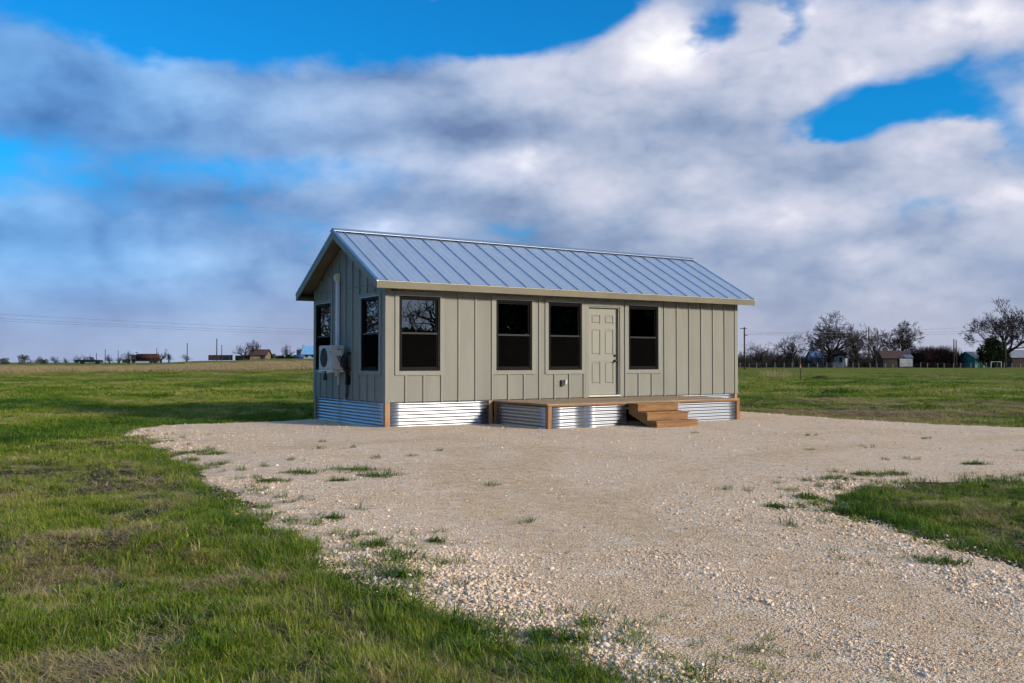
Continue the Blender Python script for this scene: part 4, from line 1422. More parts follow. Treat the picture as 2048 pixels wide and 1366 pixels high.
def gabled(name, label, cat, px0, px1, D, base_py, wall_h, roof_h, depth_m, wall_m, roof_m, rz=0.0, over=0.35, windows=(), door=None, ridge_along=True, dz=0.0):
    w = (px1 - px0) / F_PX * D
    b = at((px0 + px1) / 2, D, base_py)
    t = empty(name, (b.x, b.y + depth_m / 2, b.z + dz), rz)
    tag(t, label, cat)
    hw, hd = w / 2, depth_m / 2
    m = MB()
    m.box(-hw, hw, -hd, hd, -0.4, wall_h)
    if ridge_along:
        m.prism([(-hd, wall_h + 0.001), (hd, wall_h + 0.001), (0, wall_h + roof_h - 0.06)], -hw, hw, plane='bc')
    else:
        m.prism([(-hw, wall_h + 0.001), (hw, wall_h + 0.001), (0, wall_h + roof_h - 0.06)], -hd, hd, plane='ac')
    m.build('wall', MAT[wall_m], t)
    rf = MB()
    if ridge_along:
        sl = roof_h / hd
        e, z = hd + over, wall_h - sl * over
        rf.prism([(-e, z), (0, wall_h + roof_h), (e, z), (e, z + 0.12), (0, wall_h + roof_h + 0.12), (-e, z + 0.12)], -hw - over, hw + over, plane='bc')
    else:
        sl = roof_h / hw
        e, z = hw + over, wall_h - sl * over
        rf.prism([(-e, z), (0, wall_h + roof_h), (e, z), (e, z + 0.12), (0, wall_h + roof_h + 0.12), (-e, z + 0.12)], -hd - over, hd + over, plane='ac')
    rf.build('roof', MAT[roof_m], t)
    for x, z, ww, hh in windows:
        f = MB().box(x - ww / 2 - 0.08, x + ww / 2 + 0.08, -hd - 0.05, -hd - 0.005, z - 0.08, z + hh + 0.08).build('window', MAT['postwood'], t)
        MB().box(x - ww / 2, x + ww / 2, -hd - 0.06, -hd - 0.052, z, z + hh).build('pane', MAT['darkpane'], f)
    if door:
        MB().box(door[0], door[1], -hd - 0.03, -hd - 0.006, 0, door[2]).build('doorway', MAT['darkjunk'], t)
    return t


# white house with a blue roof, behind the largest oak
gabled('farmhouse', 'white weatherboard house with blue roof behind the largest bare oak', 'house', 1672, 1703, 214, 732, 2.3, 2.0, 6.5, 'whitewall', 'blueroof', rz=-0.45,
       windows=((-0.9, 0.9, 0.7, 1.1), (0.8, 0.9, 0.7, 1.1)), ridge_along=False)
gabled('farmhouse_wing', 'low white wing at the left end of the blue-roofed house', 'house', 1627, 1668, 219, 732, 2.1, 1.5, 5.0, 'whitewall', 'blueroof', windows=((-1.4, 0.9, 0.6, 1.0), (1.0, 0.9, 0.6, 1.0)))
sh = gabled('shed', 'rust-roofed open shed in front of the round bare oak', 'shed', 1766, 1824, 208, 733, 2.0, 1.5, 5.0, 'darkjunk', 'rustroof', over=0.3)
MB().box(0.4, 3.3, -2.75, -2.56, 0.0, 1.75).build('white_panel', MAT['whitewall'], sh)
for k in range(3):
    MB().box(0.35, 3.35, -2.82, -2.76, 0.35 + 0.5 * k, 0.43 + 0.5 * k).build('rail', MAT['postwood'], sh)
MB().prism([(-2.85, 1.93), (-1.2, 2.72), (-1.2, 2.86), (-2.85, 2.06)], 1.6, 3.52, plane='bc').build('blue_roof_sheet', MAT['blueroof'], sh)
gabled('shed', 'turquoise shed half hidden by the dark cedar', 'shed', 1940, 1966, 208, 734, 2.1, 1.3, 5.0, 'teal', 'greyroof', rz=0.35)
gabled('barn', 'long grey-roofed open barn at the right edge of the photo', 'barn', 2024, 2130, 214, 733, 2.2, 1.6, 6.0, 'darkjunk', 'greyroof')

# left: barn, blue-roofed house, tank, wagon, tanker
b = gabled('barn', 'tan barn with a rusty gabled roof under the bare trees', 'barn', 500, 532, 217, 718, 1.05, 1.15, 4.2, 'tanwall', 'rustroof', over=0.35, door=(0.6, 1.6, 0.95), dz=0.0)
low = at(484, 216, 718.5)
MB().box(-1.9, 1.6, -0.5, 0.5, -0.3, 0.85).build('lean_to', MAT['darkjunk'], b).location = (-3.6, -1.2, 0)
gabled('ranch_house', 'light blue metal roofed house at the cabin gable edge', 'house', 606, 640, 228, 716.5, 1.25, 1.75, 5.0, 'whitewall', 'skyroof', windows=((-1.2, 0.25, 0.6, 0.75), (0.4, 0.25, 0.6, 0.75)), over=0.5)
ch = at(597, 226, 716)
chm = MB().box(-0.38, 0.38, -0.4, 0.4, -0.2, 1.85).box(-0.46, 0.46, -0.48, 0.48, 1.851, 1.98).build('brick_chimney', MAT['darkjunk'])
chm.location = ch
tag(chm, 'dark square chimney stack beside the light blue roofed house', 'chimney')
tk = empty('water_tank', at(597, 216, 717))
tag(tk, 'bright blue tank lying on the ground by the light blue roofed house', 'tank')
MB().tube([(-1.22, 0, 0.45), (-1.15, 0, 0.45), (1.15, 0, 0.45), (1.22, 0, 0.45)], [0.30, 0.44, 0.44, 0.30], 14).build('shell', MAT['bluepaint'], tk, True)
for x in (-0.8, 0.8):
    MB().box(x - 0.08, x + 0.08, -0.4, 0.4, -0.1, 0.12).build('saddle', MAT['darkjunk'], tk)
wg = empty('stock_wagon', at(442, 222, 720.5))
tag(wg, 'long dark slatted wagon between the lone mast and the bare trees', 'wagon')
for k in range(4):
    MB().box(-2.7, 2.5, -0.9, 0.9, 0.05 + 0.31 * k, 0.05 + 0.31 * k + 0.28).build('slat', MAT['darkjunk'], wg)
for x in np.linspace(-2.7, 2.5, 7):
    MB().box(x - 0.05, x + 0.05, -0.95, 0.95, 0.0, 1.27).build('stake', MAT['rust'], wg)
for x in (-1.7, 1.5):
    MB().tube([(x, -0.98, 0.3), (x, -0.8, 0.3)], 0.33, 12).build('wheel', MAT['tyre'], wg)
tn = empty('rusty_tanker', at(293, 222, 726))
tag(tn, 'rusty old tank trailer on the left skyline', 'trailer')
MB().tube([(-2.2, 0, 1.45), (-2.1, 0, 1.45), (2.9, 0, 1.45), (3.0, 0, 1.45)], [0.5, 0.80, 0.80, 0.5], 14).build('tank_shell', MAT['rust'], tn, True)
MB().box(-3.3, 3.1, -0.7, 0.7, 0.35, 0.72).build('chassis', MAT['darkjunk'], tn)
MB().box(-3.35, -2.3, -0.85, 0.85, 0.5, 2.0).build('cab_box', MAT['darkjunk'], tn)
for x in (-2.8, 1.4, 2.3):
    MB().tube([(x, -0.85, 0.42), (x, -0.6, 0.42)], 0.45, 12).build('wheel', MAT['tyre'], tn)
MB().tube([(-2.35, 0, 2.0), (-2.35, 0, 2.75)], 0.06, 6).tube([(-2.7, 0, 2.5), (-2.0, 0, 2.55)], 0.05, 6).build('vent_pipe', MAT['darkjunk'], tn)
bn = MB().prism([(-0.72, 0.1), (0.72, 0.1), (0.8, 0.85), (-0.8, 0.85)], -0.6, 0.6).box(-0.85, 0.85, -0.65, 0.65, 0.851, 0.91).build('scrap_bin', MAT['darkjunk'])
bn.location = at(253, 222, 726)
tag(bn, 'dark squat scrap bin left of the rusty tank trailer', 'bin')


def pickup():
    D = 206
    t = empty('pickup_truck', at(178, D, 728.5))
    tag(t, 'dark teal pickup truck parked on the left skyline', 'truck')
    hw = 0.95
    body = [(-2.72, 0.45), (2.70, 0.45), (2.72, 0.95), (0.95, 1.02), (-0.85, 1.02), (-2.60, 0.98), (-2.74, 0.85)]
    MB().prism(body, -hw, hw).build('body', MAT['truck'], t)
    MB().prism([(-0.82, 1.021), (0.92, 1.021), (0.55, 1.62), (-0.35, 1.64)], -hw + 0.1, hw - 0.1).build('cab', MAT['truck'], t)
    for y in (-hw + 0.085, hw - 0.085):
        for p in ([(-0.62, 1.06), (0.06, 1.06), (0.06, 1.56), (-0.28, 1.56)], [(0.14, 1.06), (0.74, 1.06), (0.46, 1.55), (0.14, 1.56)]):
            MB().prism(p, y - 0.012, y + 0.012).build('window', MAT['glassfar'], t)
    for x in (-1.75, 1.65):
        for y in (-hw - 0.02, hw - 0.20):
            wh = MB().tube([(x, y, 0.38), (x, y + 0.22, 0.38)], 0.38, 14).build('wheel', MAT['tyre'], t)
            MB().tube([(x, y - 0.012, 0.38), (x, y - 0.002, 0.38)], 0.2, 10).build('rim', MAT['greyroof'], wh)
    for x in (-2.82, 2.74):
        MB().box(x, x + 0.09, -hw, hw, 0.42, 0.60).build('bumper', MAT['darkjunk'], t)
    MB().tube([(-0.9, -0.8, 1.0), (-0.95, -0.8, 1.75)], 0.02, 4).build('aerial', MAT['darkjunk'], t)


pickup()


def pole(name, label, px, D, top_py, base_py, r=0.14, arm=None, group=None, mat='pole', z_base=None):
    b = at(px, D, base_py)
    if z_base is not None:
        b.z = z_base
    top = CAM_H - (top_py - HORIZON) / F_PX * D - b.z
    t = empty(name, b)
    tag(t, label, 'pole', group)
    MB().tube([(0, 0, -0.5), (0, 0, top)], [r, r * 0.75], 8).build('shaft', MAT[mat], t, True)
    if arm:
        for zz, a0, a1 in arm:
            MB().box(a0, a1, -0.2, -0.09, top + zz - 0.06, top + zz + 0.06).build('crossarm', MAT[mat], t)
    return b, top


pole('utility_pole', 'utility pole with short crossarms right next to the cabin wall', 1489, 150, 654, 735, 0.15, ((-0.25, -0.7, 0.35), (-1.35, -0.1, 0.45)))
pole('utility_pole', 'utility pole with crossarm in front of the largest oak', 1645, 196, 659, 733, 0.16, ((-0.1, -0.4, 1.1),))
pole('utility_pole', 'lone bare wooden pole between the upright oaks', 1738, 199, 653, 733, 0.16)
pole('utility_pole', 'left pole of the close pair right of the reddish shrubs', 1908, 200, 678, 733, 0.15)
pole('utility_pole', 'right pole of the close pair right of the reddish shrubs', 1912.5, 203, 680, 733, 0.14)
pole('utility_pole', 'brown pole in front of the tall bare tree and cedar', 2011, 196, 683, 733, 0.17, mat='pine' if False else 'pole')
pole('utility_pole', 'tallest lone pole on the left skyline in front of the dark wagon', 433.5, 200, 677, 724, 0.13)
pole('utility_pole', 'lone mast above the twiggy bush on the left skyline', 374.5, 215, 686, 723, 0.12)
pole('utility_pole', 'short pole behind the right half of the dark wagon', 443.5, 232, 690, 721, 0.11)
for k, (px, top, lab) in enumerate([(168, 711, 'short post rising behind the pickup bonnet'), (180, 710, 'thin post rising behind the pickup cab'), (193, 706, 'post behind the tail of the pickup'),
                                    (210.5, 698, 'tallest post right of the pickup'), (236.5, 701, 'post between the pickup and the rusty trailer'), (313.5, 696, 'post at the right end of the rusty trailer')]):
    pole('fence_post', lab, px, 224, top, 727, 0.10)
pole('fence_post', 'thin rusty stake in the brown weeds on the left', 387, 150, 722, 737, 0.06, mat='rust')

# survey stake with orange tape in the right field
st = empty('survey_stake', at(1600.5, 66, 760))
tag(st, 'thin survey stake with orange tape in the right field', 'stake')
MB().tube([(0, 0, -0.2), (0, 0, 1.0)], 0.028, 6).build('lower_pipe', MAT['darkjunk'], st)
MB().tube([(0, 0, 0.99), (-0.02, 0, 2.2)], 0.016, 6).build('upper_rod', MAT['wire'], st)
MB().tube([(0, 0, 0.86), (0, 0, 1.10)], [0.05, 0.045], 6).build('orange_tape', pmat('orange_tape', (0.75, 0.22, 0.07), 0.6), st)
gt = empty('pipe_gate', at(1992, 197, 733.5))
tag(gt, 'white pipe gate in front of the dark cedar', 'gate')
for x in (-1.1, 1.1):
    MB().tube([(x, 0, -0.2), (x, 0, 1.1)], 0.06, 6).build('gate_post', MAT['pvc'], gt)
MB().tube([(-1.1, 0, 1.06), (1.1, 0, 1.06)], 0.05, 6).build('top_rail', MAT['pvc'], gt)


def field_fence():
    t = empty('field_fence', at(1760, 198, 735))
    tag(t, 'low wire fence with pale posts along the far edge of the right field', 'fence')
    o = t.location
    for k, px in enumerate(np.arange(1482, 2075, 17.0)):
        p = at(px + random.uniform(-3, 3), 198 + random.uniform(-0.5, 0.5)) - o
        h = random.uniform(0.9, 1.2)
        MB().tube([(p.x, p.y, -0.2 - o.z), (p.x, p.y, h - o.z)], 0.07, 5).build('post', MAT['postwood'], t)
    a, b_ = at(1476, 198) - o, at(2080, 198) - o
    for z in (0.35, 0.65, 0.95):
        MB().tube([(a.x, a.y, z - o.z), (b_.x, b_.y, z - o.z)], 0.008, 4).build('wire', MAT['wire'], t)


field_fence()


def lines(label, pts_list, r, mat='wire'):
    for lab, (x0, y0, D0, x1, y1, D1, sag) in zip(label, pts_list):
        a, b_ = at(x0, D0, y0), at(x1, D1, y1)
        pts = []
        for t in np.linspace(0, 1, 25):
            p = a.lerp(b_, t)
            p.z -= sag * 4 * t * (1 - t)
            pts.append(tuple(p))
        o = MB().tube(pts, r, 4).build('power_line', MAT[mat])
        tag(o, lab, 'power line', 'power lines')


lines(['uppermost of three power lines crossing the left sky', 'middle of three power lines crossing the left sky', 'lowest of three power lines crossing the left sky'],
      [(-260, 612, 118, 1200, 672, 190, 0.9), (-260, 622, 118, 1200, 675, 190, 0.9), (-260, 627, 118, 1200, 678, 190, 0.9)], 0.013)
lines(['uppermost power line in the right sky', 'middle power line in the right sky', 'lowest power line in the right sky'],
      [(1489, 668, 150, 2110, 645, 199, 0.4), (1489, 664, 150, 2110, 656, 199, 0.5), (1489, 669, 150, 2110, 660, 199, 0.5)], 0.014)

# ------------------------------------------------------------------ scattered stuff: grass, weeds, stones
def template(name, verts, faces, mat, attr=None):
    me = np_mesh(name, verts, faces)
    if attr is not None:
        a = me.attributes.new('shade', 'FLOAT', 'POINT')
        a.data.foreach_set('value', np.asarray(attr, dtype=np.float32))
    me.materials.append(mat)
    return bpy.data.objects.new(name, me)


def scatter(name, label, cat, temps, P, rot, scl, idx, tint):
    """one stuff object: geometry nodes put the template shapes on its points"""
    n = len(P)
    me = bpy.data.meshes.new(name)
    me.vertices.add(n)
    me.vertices.foreach_set('co', np.asarray(P, np.float32).ravel())
    for nm, typ, key, arr in (('rot', 'FLOAT_VECTOR', 'vector', rot), ('scl', 'FLOAT_VECTOR', 'vector', scl), ('idx', 'INT', 'value', idx), ('tint', 'FLOAT', 'value', tint)):
        a = me.attributes.new(nm, typ, 'POINT')
        a.data.foreach_set(key, np.ascontiguousarray(arr, dtype=np.int32 if typ == 'INT' else np.float32).ravel())
    o = bpy.data.objects.new(name, me)
    COL.objects.link(o)
    ng = bpy.data.node_groups.new(name + '_nodes', 'GeometryNodeTree')
    ng.interface.new_socket('Geometry', in_out='INPUT', socket_type='NodeSocketGeometry')
    ng.interface.new_socket('Geometry', in_out='OUTPUT', socket_type='NodeSocketGeometry')
    nd, ln = ng.nodes, ng.links
    gi, go = nd.new('NodeGroupInput'), nd.new('NodeGroupOutput')
    inst = nd.new('GeometryNodeInstanceOnPoints')
    inst.inputs['Pick Instance'].default_value = True
    gti = nd.new('GeometryNodeGeometryToInstance')
    for t in temps:
        oi = nd.new('GeometryNodeObjectInfo')
        oi.inputs['Object'].default_value = t
        ln.new(oi.outputs['Geometry'], gti.inputs[0])

    def attr(nm, typ):
        q = nd.new('GeometryNodeInputNamedAttribute')
        q.data_type = typ
        q.inputs['Name'].default_value = nm
        return [s for s in q.outputs if s.enabled and s.name == 'Attribute'][0]
    e2r = nd.new('FunctionNodeEulerToRotation')
    ln.new(attr('rot', 'FLOAT_VECTOR'), e2r.inputs[0])
    ln.new(gi.outputs[0], inst.inputs['Points'])
    ln.new(gti.outputs[0], inst.inputs['Instance'])
    ln.new(attr('idx', 'INT'), inst.inputs['Instance Index'])
    ln.new(e2r.outputs[0], inst.inputs['Rotation'])
    ln.new(attr('scl', 'FLOAT_VECTOR'), inst.inputs['Scale'])
    ln.new(inst.outputs[0], go.inputs[0])
    md = o.modifiers.new('scatter', 'NODES')
    md.node_group = ng
    tag(o, label, cat, kind='stuff')
    return o


def blade_mat(name, stops):
    m, T, out = new_mat(name)
    ti = T.node('ShaderNodeAttribute', attribute_type='INSTANCER', attribute_name='tint').outputs['Fac']
    sh = T.node('ShaderNodeAttribute', attribute_type='GEOMETRY', attribute_name='shade').outputs['Fac']
    col = T.ramp(T.m('ADD', ti, T.m('MULTIPLY', T.m('SUBTRACT', sh, 0.5), 0.34), clamp=True), stops)
    df = T.node('ShaderNodeBsdfPrincipled')
    T.put(df.inputs['Base Color'], col)
    df.inputs['Roughness'].default_value = 0.55
    df.inputs['Specular IOR Level'].default_value = 0.25
    tl = T.node('ShaderNodeBsdfTranslucent')
    T.put(tl.inputs[0], col)
    mx = T.node('ShaderNodeMixShader')
    mx.inputs[0].default_value = 0.30
    T.l.new(df.outputs[0], mx.inputs[1])
    T.l.new(tl.outputs[0], mx.inputs[2])
    T.l.new(mx.outputs[0], out.inputs[0])
    return m


MAT['blade'] = blade_mat('grass_blade', [(0.0, (0.022, 0.060, 0.008)), (0.28, (0.072, 0.150, 0.008)), (0.50, (0.215, 0.275, 0.014)), (0.66, (0.30, 0.275, 0.070)), (0.80, (0.48, 0.37, 0.18)), (0.92, (0.44, 0.325, 0.185)), (1.0, (0.30, 0.215, 0.13))])


def clump(seed, n, rad, hmin, hmax, wid, lean, droop, segs=3):
    r = np.random.default_rng(seed)
    V, Fq, Ft, A = [], [], [], []
    for k in range(n):
        th, q = r.uniform(0, 2 * np.pi), rad * np.sqrt(r.uniform())
        base = np.array([q * np.cos(th), q * np.sin(th), -0.006])
        az = r.uniform(0, 2 * np.pi) if r.uniform() < 0.5 else th + r.normal(0, 0.5)
        out = np.array([np.cos(az), np.sin(az), 0])
        side = np.array([-np.sin(az), np.cos(az), 0])
        h = r.uniform(hmin, hmax)
        le, dr = (abs(r.normal(0, lean)) + 0.06) if lean < 1 else r.uniform(0.7, 1.0) * lean, droop * r.uniform(0.3, 1.2)
        w = wid * r.uniform(0.6, 1.25)
        sh = r.uniform()
        n0 = len(V)
        p, ang = base, le
        for s in range(segs + 1):
            ww = w * (1 - 0.30 * s / segs) if s < segs else 0
            tw = side * ww * 0.5
            if s < segs:
                V += [p - tw, p + tw]
                A += [sh, sh]
            else:
                V += [p]
                A += [sh]
            d = out * np.sin(ang) + np.array([0, 0, 1]) * np.cos(ang)
            p = p + d * h / segs
            ang = min(ang + dr / segs, 2.3)
        for s in range(segs - 1):
            Fq.append((n0 + 2 * s, n0 + 2 * s + 1, n0 + 2 * s + 3, n0 + 2 * s + 2))
        Ft.append((n0 + 2 * segs - 2, n0 + 2 * segs - 1, n0 + 2 * segs))
    return np.array(V), [np.array(Fq), np.array(Ft)], A


def clumps(name, cnt, seed, *a, **k):
    return [template(name, *(lambda c: (c[0], c[1], MAT['blade'], c[2]))(clump(seed + i, *a, **k))) for i in range(cnt)]


T_GRASS = clumps('grass_tuft_shape', 6, 1000, 18, 0.055, 0.030, 0.085, 0.0042, 0.65, 1.3)
T_MID = clumps('grass_mid_shape', 5, 1100, 26, 0.16, 0.035, 0.085, 0.0085, 0.6, 1.1, segs=2)
T_FAR = clumps('grass_far_shape', 4, 1200, 36, 0.45, 0.04, 0.11, 0.020, 0.6, 0.9, segs=2)
T_DRY = clumps('dry_grass_shape', 5, 1300, 30, 0.10, 0.03, 0.085, 0.0030, 1.5, 0.15)
T_WEED = clumps('dry_weed_shape', 4, 1400, 30, 0.35, 0.25, 0.62, 0.022, 0.35, 0.5, segs=2)


def rand_in_view(n, d0, d1, seed, amin=-34, amax=46, power=1.0):
    """random ground points between two distances, even per square metre when power = 1"""
    if amin == -34 and amax == 46:
        n = int(n * 1.18)
    r = np.random.default_rng(seed)
    d = np.sqrt(r.uniform(d0 ** 2, d1 ** 2, n))
    a = np.radians(r.uniform(amin, amax, n))
    return d * np.sin(a), d * np.cos(a)


def under_house(x, y, m=0.0):
    u, v = house_uv(x, y)
    a = (u > -0.02 - m) & (u < L + 0.02 + m) & (v > -0.02 - m) & (v < W + 0.02 + m)
    b = (u > DU0 - 0.02 - m) & (u < DU1 + 0.02 + m) & (v > DV - 0.02 - m) & (v < 0)
    c = (u > 4.45 - m) & (u < 5.65 + m) & (v > DV - 0.95 - m) & (v < DV)
    return a | b | c


def dryness(x, y):
    d = np.hypot(x, y)
    v = 0.55 * fbm(x, y, 1.0, 4, 41) + 0.45 * fbm(x, y, 3.2, 3, 42)
    v = sstep(v, 0.49, 0.70)
    # reddish dead belt across the right field
    belt = sstep(d, 21, 25) * (1 - sstep(d, 31, 37)) * sstep(x, 1, 8) * sstep(fbm(x, y, 0.45, 4, 43), 0.40, 0.55)
    return np.maximum(v, belt)


def sow(name, label, temps, parts, smin, smax, tint_base, tint_dry, edge_in, seed, tall_edge=False, zfun=None, dens=None):
    X, Y = parts
    r = np.random.default_rng(seed)
    sd = gravel_sd(X, Y)
    rag = (fbm(X, Y, 1.3, 3, 57) - 0.5) * 0.9 + (fbm(X, Y, 5.0, 2, 58) - 0.5) * 0.5     # tongues of grass creep over the edge
    rag = rag * sstep(np.hypot(X, Y), 22, 12)
    keep = (sd + rag < edge_in + r.normal(0, 0.05, len(X))) & ~under_house(X, Y, 0.03)
    if dens is not None:
        keep &= r.uniform(size=len(X)) < dens(X, Y)
    X, Y, sd = X[keep], Y[keep], sd[keep]
    n = len(X)
    dr = dryness(X, Y)
    Z = terrain(X, Y)
    s = r.uniform(smin, smax, n) * (0.72 + 0.6 * fbm(X, Y, 0.9, 3, 51))
    sz = s * (1 - 0.35 * dr)
    if tall_edge:
        e = np.exp(-((sd + 0.20) / 0.22) ** 2)
        sz = sz * (1 + 0.45 * e * fbm(X, Y, 1.1, 2, 52) * 2 * (1 - 0.5 * dr))
        dr = dr * (1 - 0.65 * e)
    lush = fbm(X, Y, 0.35, 3, 55)
    tint = tint_base + (0.5 - lush) * np.where(np.hypot(X, Y) > 16, 0.95, 0.55) + dr * tint_dry + r.normal(0, 0.10, n)
    if tall_edge:
        tint = tint - 0.14 * np.exp(-((sd + 0.10) / 0.20) ** 2)
    rot = np.stack([r.normal(0, 0.12, n), r.normal(0, 0.12, n), r.uniform(0, 6.283, n)], 1)
    return scatter(name, label, 'grass', temps, np.stack([X, Y, Z], 1), rot, np.stack([s, s, sz], 1), r.integers(0, len(temps), n), np.clip(tint, 0, 1))


def cat2(*ps):
    return np.concatenate([p[0] for p in ps]), np.concatenate([p[1] for p in ps])


def patchy(x, y):
    p = 0.55 * fbm(x, y, 1.5, 3, 71) + 0.45 * fbm(x, y, 4.5, 2, 72)
    return np.clip(0.04 + 1.1 * sstep(p, 0.38, 0.60), 0, 1) * (1.0 - 0.55 * dryness(x, y))


T_TALL = clumps('tall_grass_shape', 5, 1500, 30, 0.075, 0.07, 0.17, 0.0050, 0.50, 1.3)
sow('near_grass', 'short green and straw grass growing beside the gravel drive', T_GRASS,
    cat2(rand_in_view(38000, 3.2, 6.0, 1), rand_in_view(52000, 6.0, 10.0, 2), rand_in_view(52000, 10.0, 15.5, 3)),
    0.42, 0.86, 0.46, 0.32, 0.0, 61, tall_edge=True, dens=patchy)
sow('coarse_grass', 'taller coarse grass tufts standing in the near sward', T_TALL,
    cat2(rand_in_view(2600, 3.2, 7.0, 14), rand_in_view(5000, 7.0, 15.0, 15)),
    0.40, 0.80, 0.36, 0.30, 0.0, 66, tall_edge=True, dens=lambda x, y: np.clip(sstep(fbm(x, y, 0.9, 3, 73), 0.48, 0.62) + 0.9 * np.exp(-((gravel_sd(x, y) + 0.15) / 0.2) ** 2) * sstep(fbm(x, y, 1.3, 2, 74), 0.42, 0.55), 0, 1))
sow('dry_grass', 'dead straw lying between the green grass', T_DRY,
    cat2(rand_in_view(14000, 3.2, 7.0, 4), rand_in_view(18000, 7.0, 15.0, 5)),
    0.7, 1.3, 0.84, 0.10, -0.05, 62, dens=lambda x, y: 0.30 + 0.70 * dryness(x, y))
sow('middle_grass', 'green pasture grass around the gravel pad', T_MID,
    cat2(rand_in_view(26000, 14.0, 24.0, 6), rand_in_view(24000, 24.0, 38.0, 7)),
    0.7, 1.2, 0.35, 0.44, 0.02, 63, dens=lambda x, y: 1.0 - 0.45 * dryness(x, y))
sow('far_grass', 'pasture grass of the open field behind the cabin', T_FAR,
    cat2(rand_in_view(24000, 36.0, 64.0, 8), rand_in_view(16000, 64.0, 110.0, 9)),
    0.7, 1.2, 0.41, 0.30, 0.02, 64, dens=lambda x, y: 1.0 - 0.4 * dryness(x, y))


T_LEAF = clumps('weed_rosette_shape', 4, 1600, 10, 0.025, 0.035, 0.075, 0.015, 0.95, 0.7)
sow('broadleaf_weeds', 'low broad-leaved weeds between the near grass', T_LEAF,
    cat2(rand_in_view(1500, 3.2, 7.5, 16), rand_in_view(2200, 7.5, 15.0, 17)),
    0.6, 1.25, 0.26, 0.1, -0.02, 67, dens=lambda x, y: sstep(fbm(x, y, 1.7, 3, 75), 0.44, 0.60))


def creeping():
    r = np.random.default_rng(95)
    x, y = cat2(rand_in_view(9000, 3.3, 8.0, 96), rand_in_view(16000, 8.0, 19.0, 97))
    sd = gravel_sd(x, y)
    p = np.exp(-(np.maximum(sd, 0) / 0.30) ** 1.0) * sstep(0.55 * fbm(x, y, 1.4, 3, 98) + 0.45 * fbm(x, y, 4.0, 2, 99), 0.47, 0.60)
    keep = (sd > -0.35) & (sd < 1.6) & (r.uniform(size=len(x)) < p) & ~under_house(x, y, 0.05)
    x, y, sd = x[keep], y[keep], sd[keep]
    n = len(x)
    s_ = r.uniform(0.35, 0.85, n) * np.clip(1.0 - 0.35 * sd, 0.4, 1)
    z = np.maximum(terrain(x, y), pad_z(x, y, sd))
    scatter('creeping_grass', 'dark green grass creeping from the sward onto the gravel', 'grass', T_TALL, np.stack([x, y, z], 1),
            np.stack([r.normal(0, 0.15, n), r.normal(0, 0.15, n), r.uniform(0, 6.28, n)], 1), np.stack([s_ * 1.25, s_ * 1.25, s_ * 0.75], 1),
            r.integers(0, 5, n), np.clip(r.normal(0.24, 0.12, n), 0, 1))


creeping()


def weeds():
    r = np.random.default_rng(90)
    x, y = rand_in_view(9000, 108, 152, 91, -33, -9)
    keep = r.uniform(size=len(x)) < 0.35 + 0.65 * sstep(fbm(x * 0.4, y, 0.09, 3, 92), 0.4, 0.6)
    x, y = x[keep], y[keep]
    n = len(x)
    s = r.uniform(0.7, 1.4, n)
    scatter('dry_weeds', 'belt of brown dead weeds before the left skyline', 'weeds', T_WEED, np.stack([x, y, terrain(x, y)], 1),
            np.stack([np.zeros(n), np.zeros(n), r.uniform(0, 6.28, n)], 1), np.stack([s * 1.5, s * 1.5, s * 0.7], 1), r.integers(0, 4, n), np.clip(r.normal(0.93, 0.10, n), 0, 1))


weeds()


# ---- loose stones on the drive
def stone_shapes():
    t = (1 + 5 ** 0.5) / 2
    v = np.array([(-1, t, 0), (1, t, 0), (-1, -t, 0), (1, -t, 0), (0, -1, t), (0, 1, t), (0, -1, -t), (0, 1, -t), (t, 0, -1), (t, 0, 1), (-t, 0, -1), (-t, 0, 1)], float)
    v /= np.linalg.norm(v[0])
    f = np.array([(0, 11, 5), (0, 5, 1), (0, 1, 7), (0, 7, 10), (0, 10, 11), (1, 5, 9), (5, 11, 4), (11, 10, 2), (10, 7, 6), (7, 1, 8), (3, 9, 4), (3, 4, 2), (3, 2, 6), (3, 6, 8), (3, 8, 9), (4, 9, 5), (2, 4, 11), (6, 2, 10), (8, 6, 7), (9, 8, 1)])
    m, T, out = new_mat('limestone_chip')
    b = T.node('ShaderNodeBsdfPrincipled')
    T.l.new(b.outputs[0], out.inputs[0])
    ti = T.node('ShaderNodeAttribute', attribute_type='INSTANCER', attribute_name='tint').outputs['Fac']
    tc = T.node('ShaderNodeTexCoord').outputs['Object']
    n = T.noise(tc, 2.0, 4, 0.6)
    c = T.ramp(ti, [(0.0, (0.34, 0.27, 0.21)), (0.15, (0.58, 0.47, 0.36)), (0.36, (0.70, 0.59, 0.47)), (0.55, (0.60, 0.54, 0.48)), (0.72, (0.76, 0.69, 0.61)), (0.84, (0.68, 0.49, 0.30)), (0.94, (0.80, 0.76, 0.71)), (1.0, (0.48, 0.30, 0.16))])
    c = T.v('MULTIPLY', c, (1.08, 0.98, 0.87))
    T.put(b.inputs['Base Color'], T.mix(T.m('MULTIPLY', T.smooth(n, 0.45, 0.75), 0.4), c, T.v('MULTIPLY', c, (0.66, 0.58, 0.50))))
    b.inputs['Roughness'].default_value = 0.9
    b.inputs['Specular IOR Level'].default_value = 0.2
    r = np.random.default_rng(5)
    out_ = []
    for k in range(8):
        q = v * r.uniform(0.6, 1.3, (12, 1)) * np.array([1.1, r.uniform(0.55, 0.9), r.uniform(0.40, 0.70)]) + r.normal(0, 0.10, (12, 3))
        out_.append(template('stone_shape', q, f, m))
    return out_


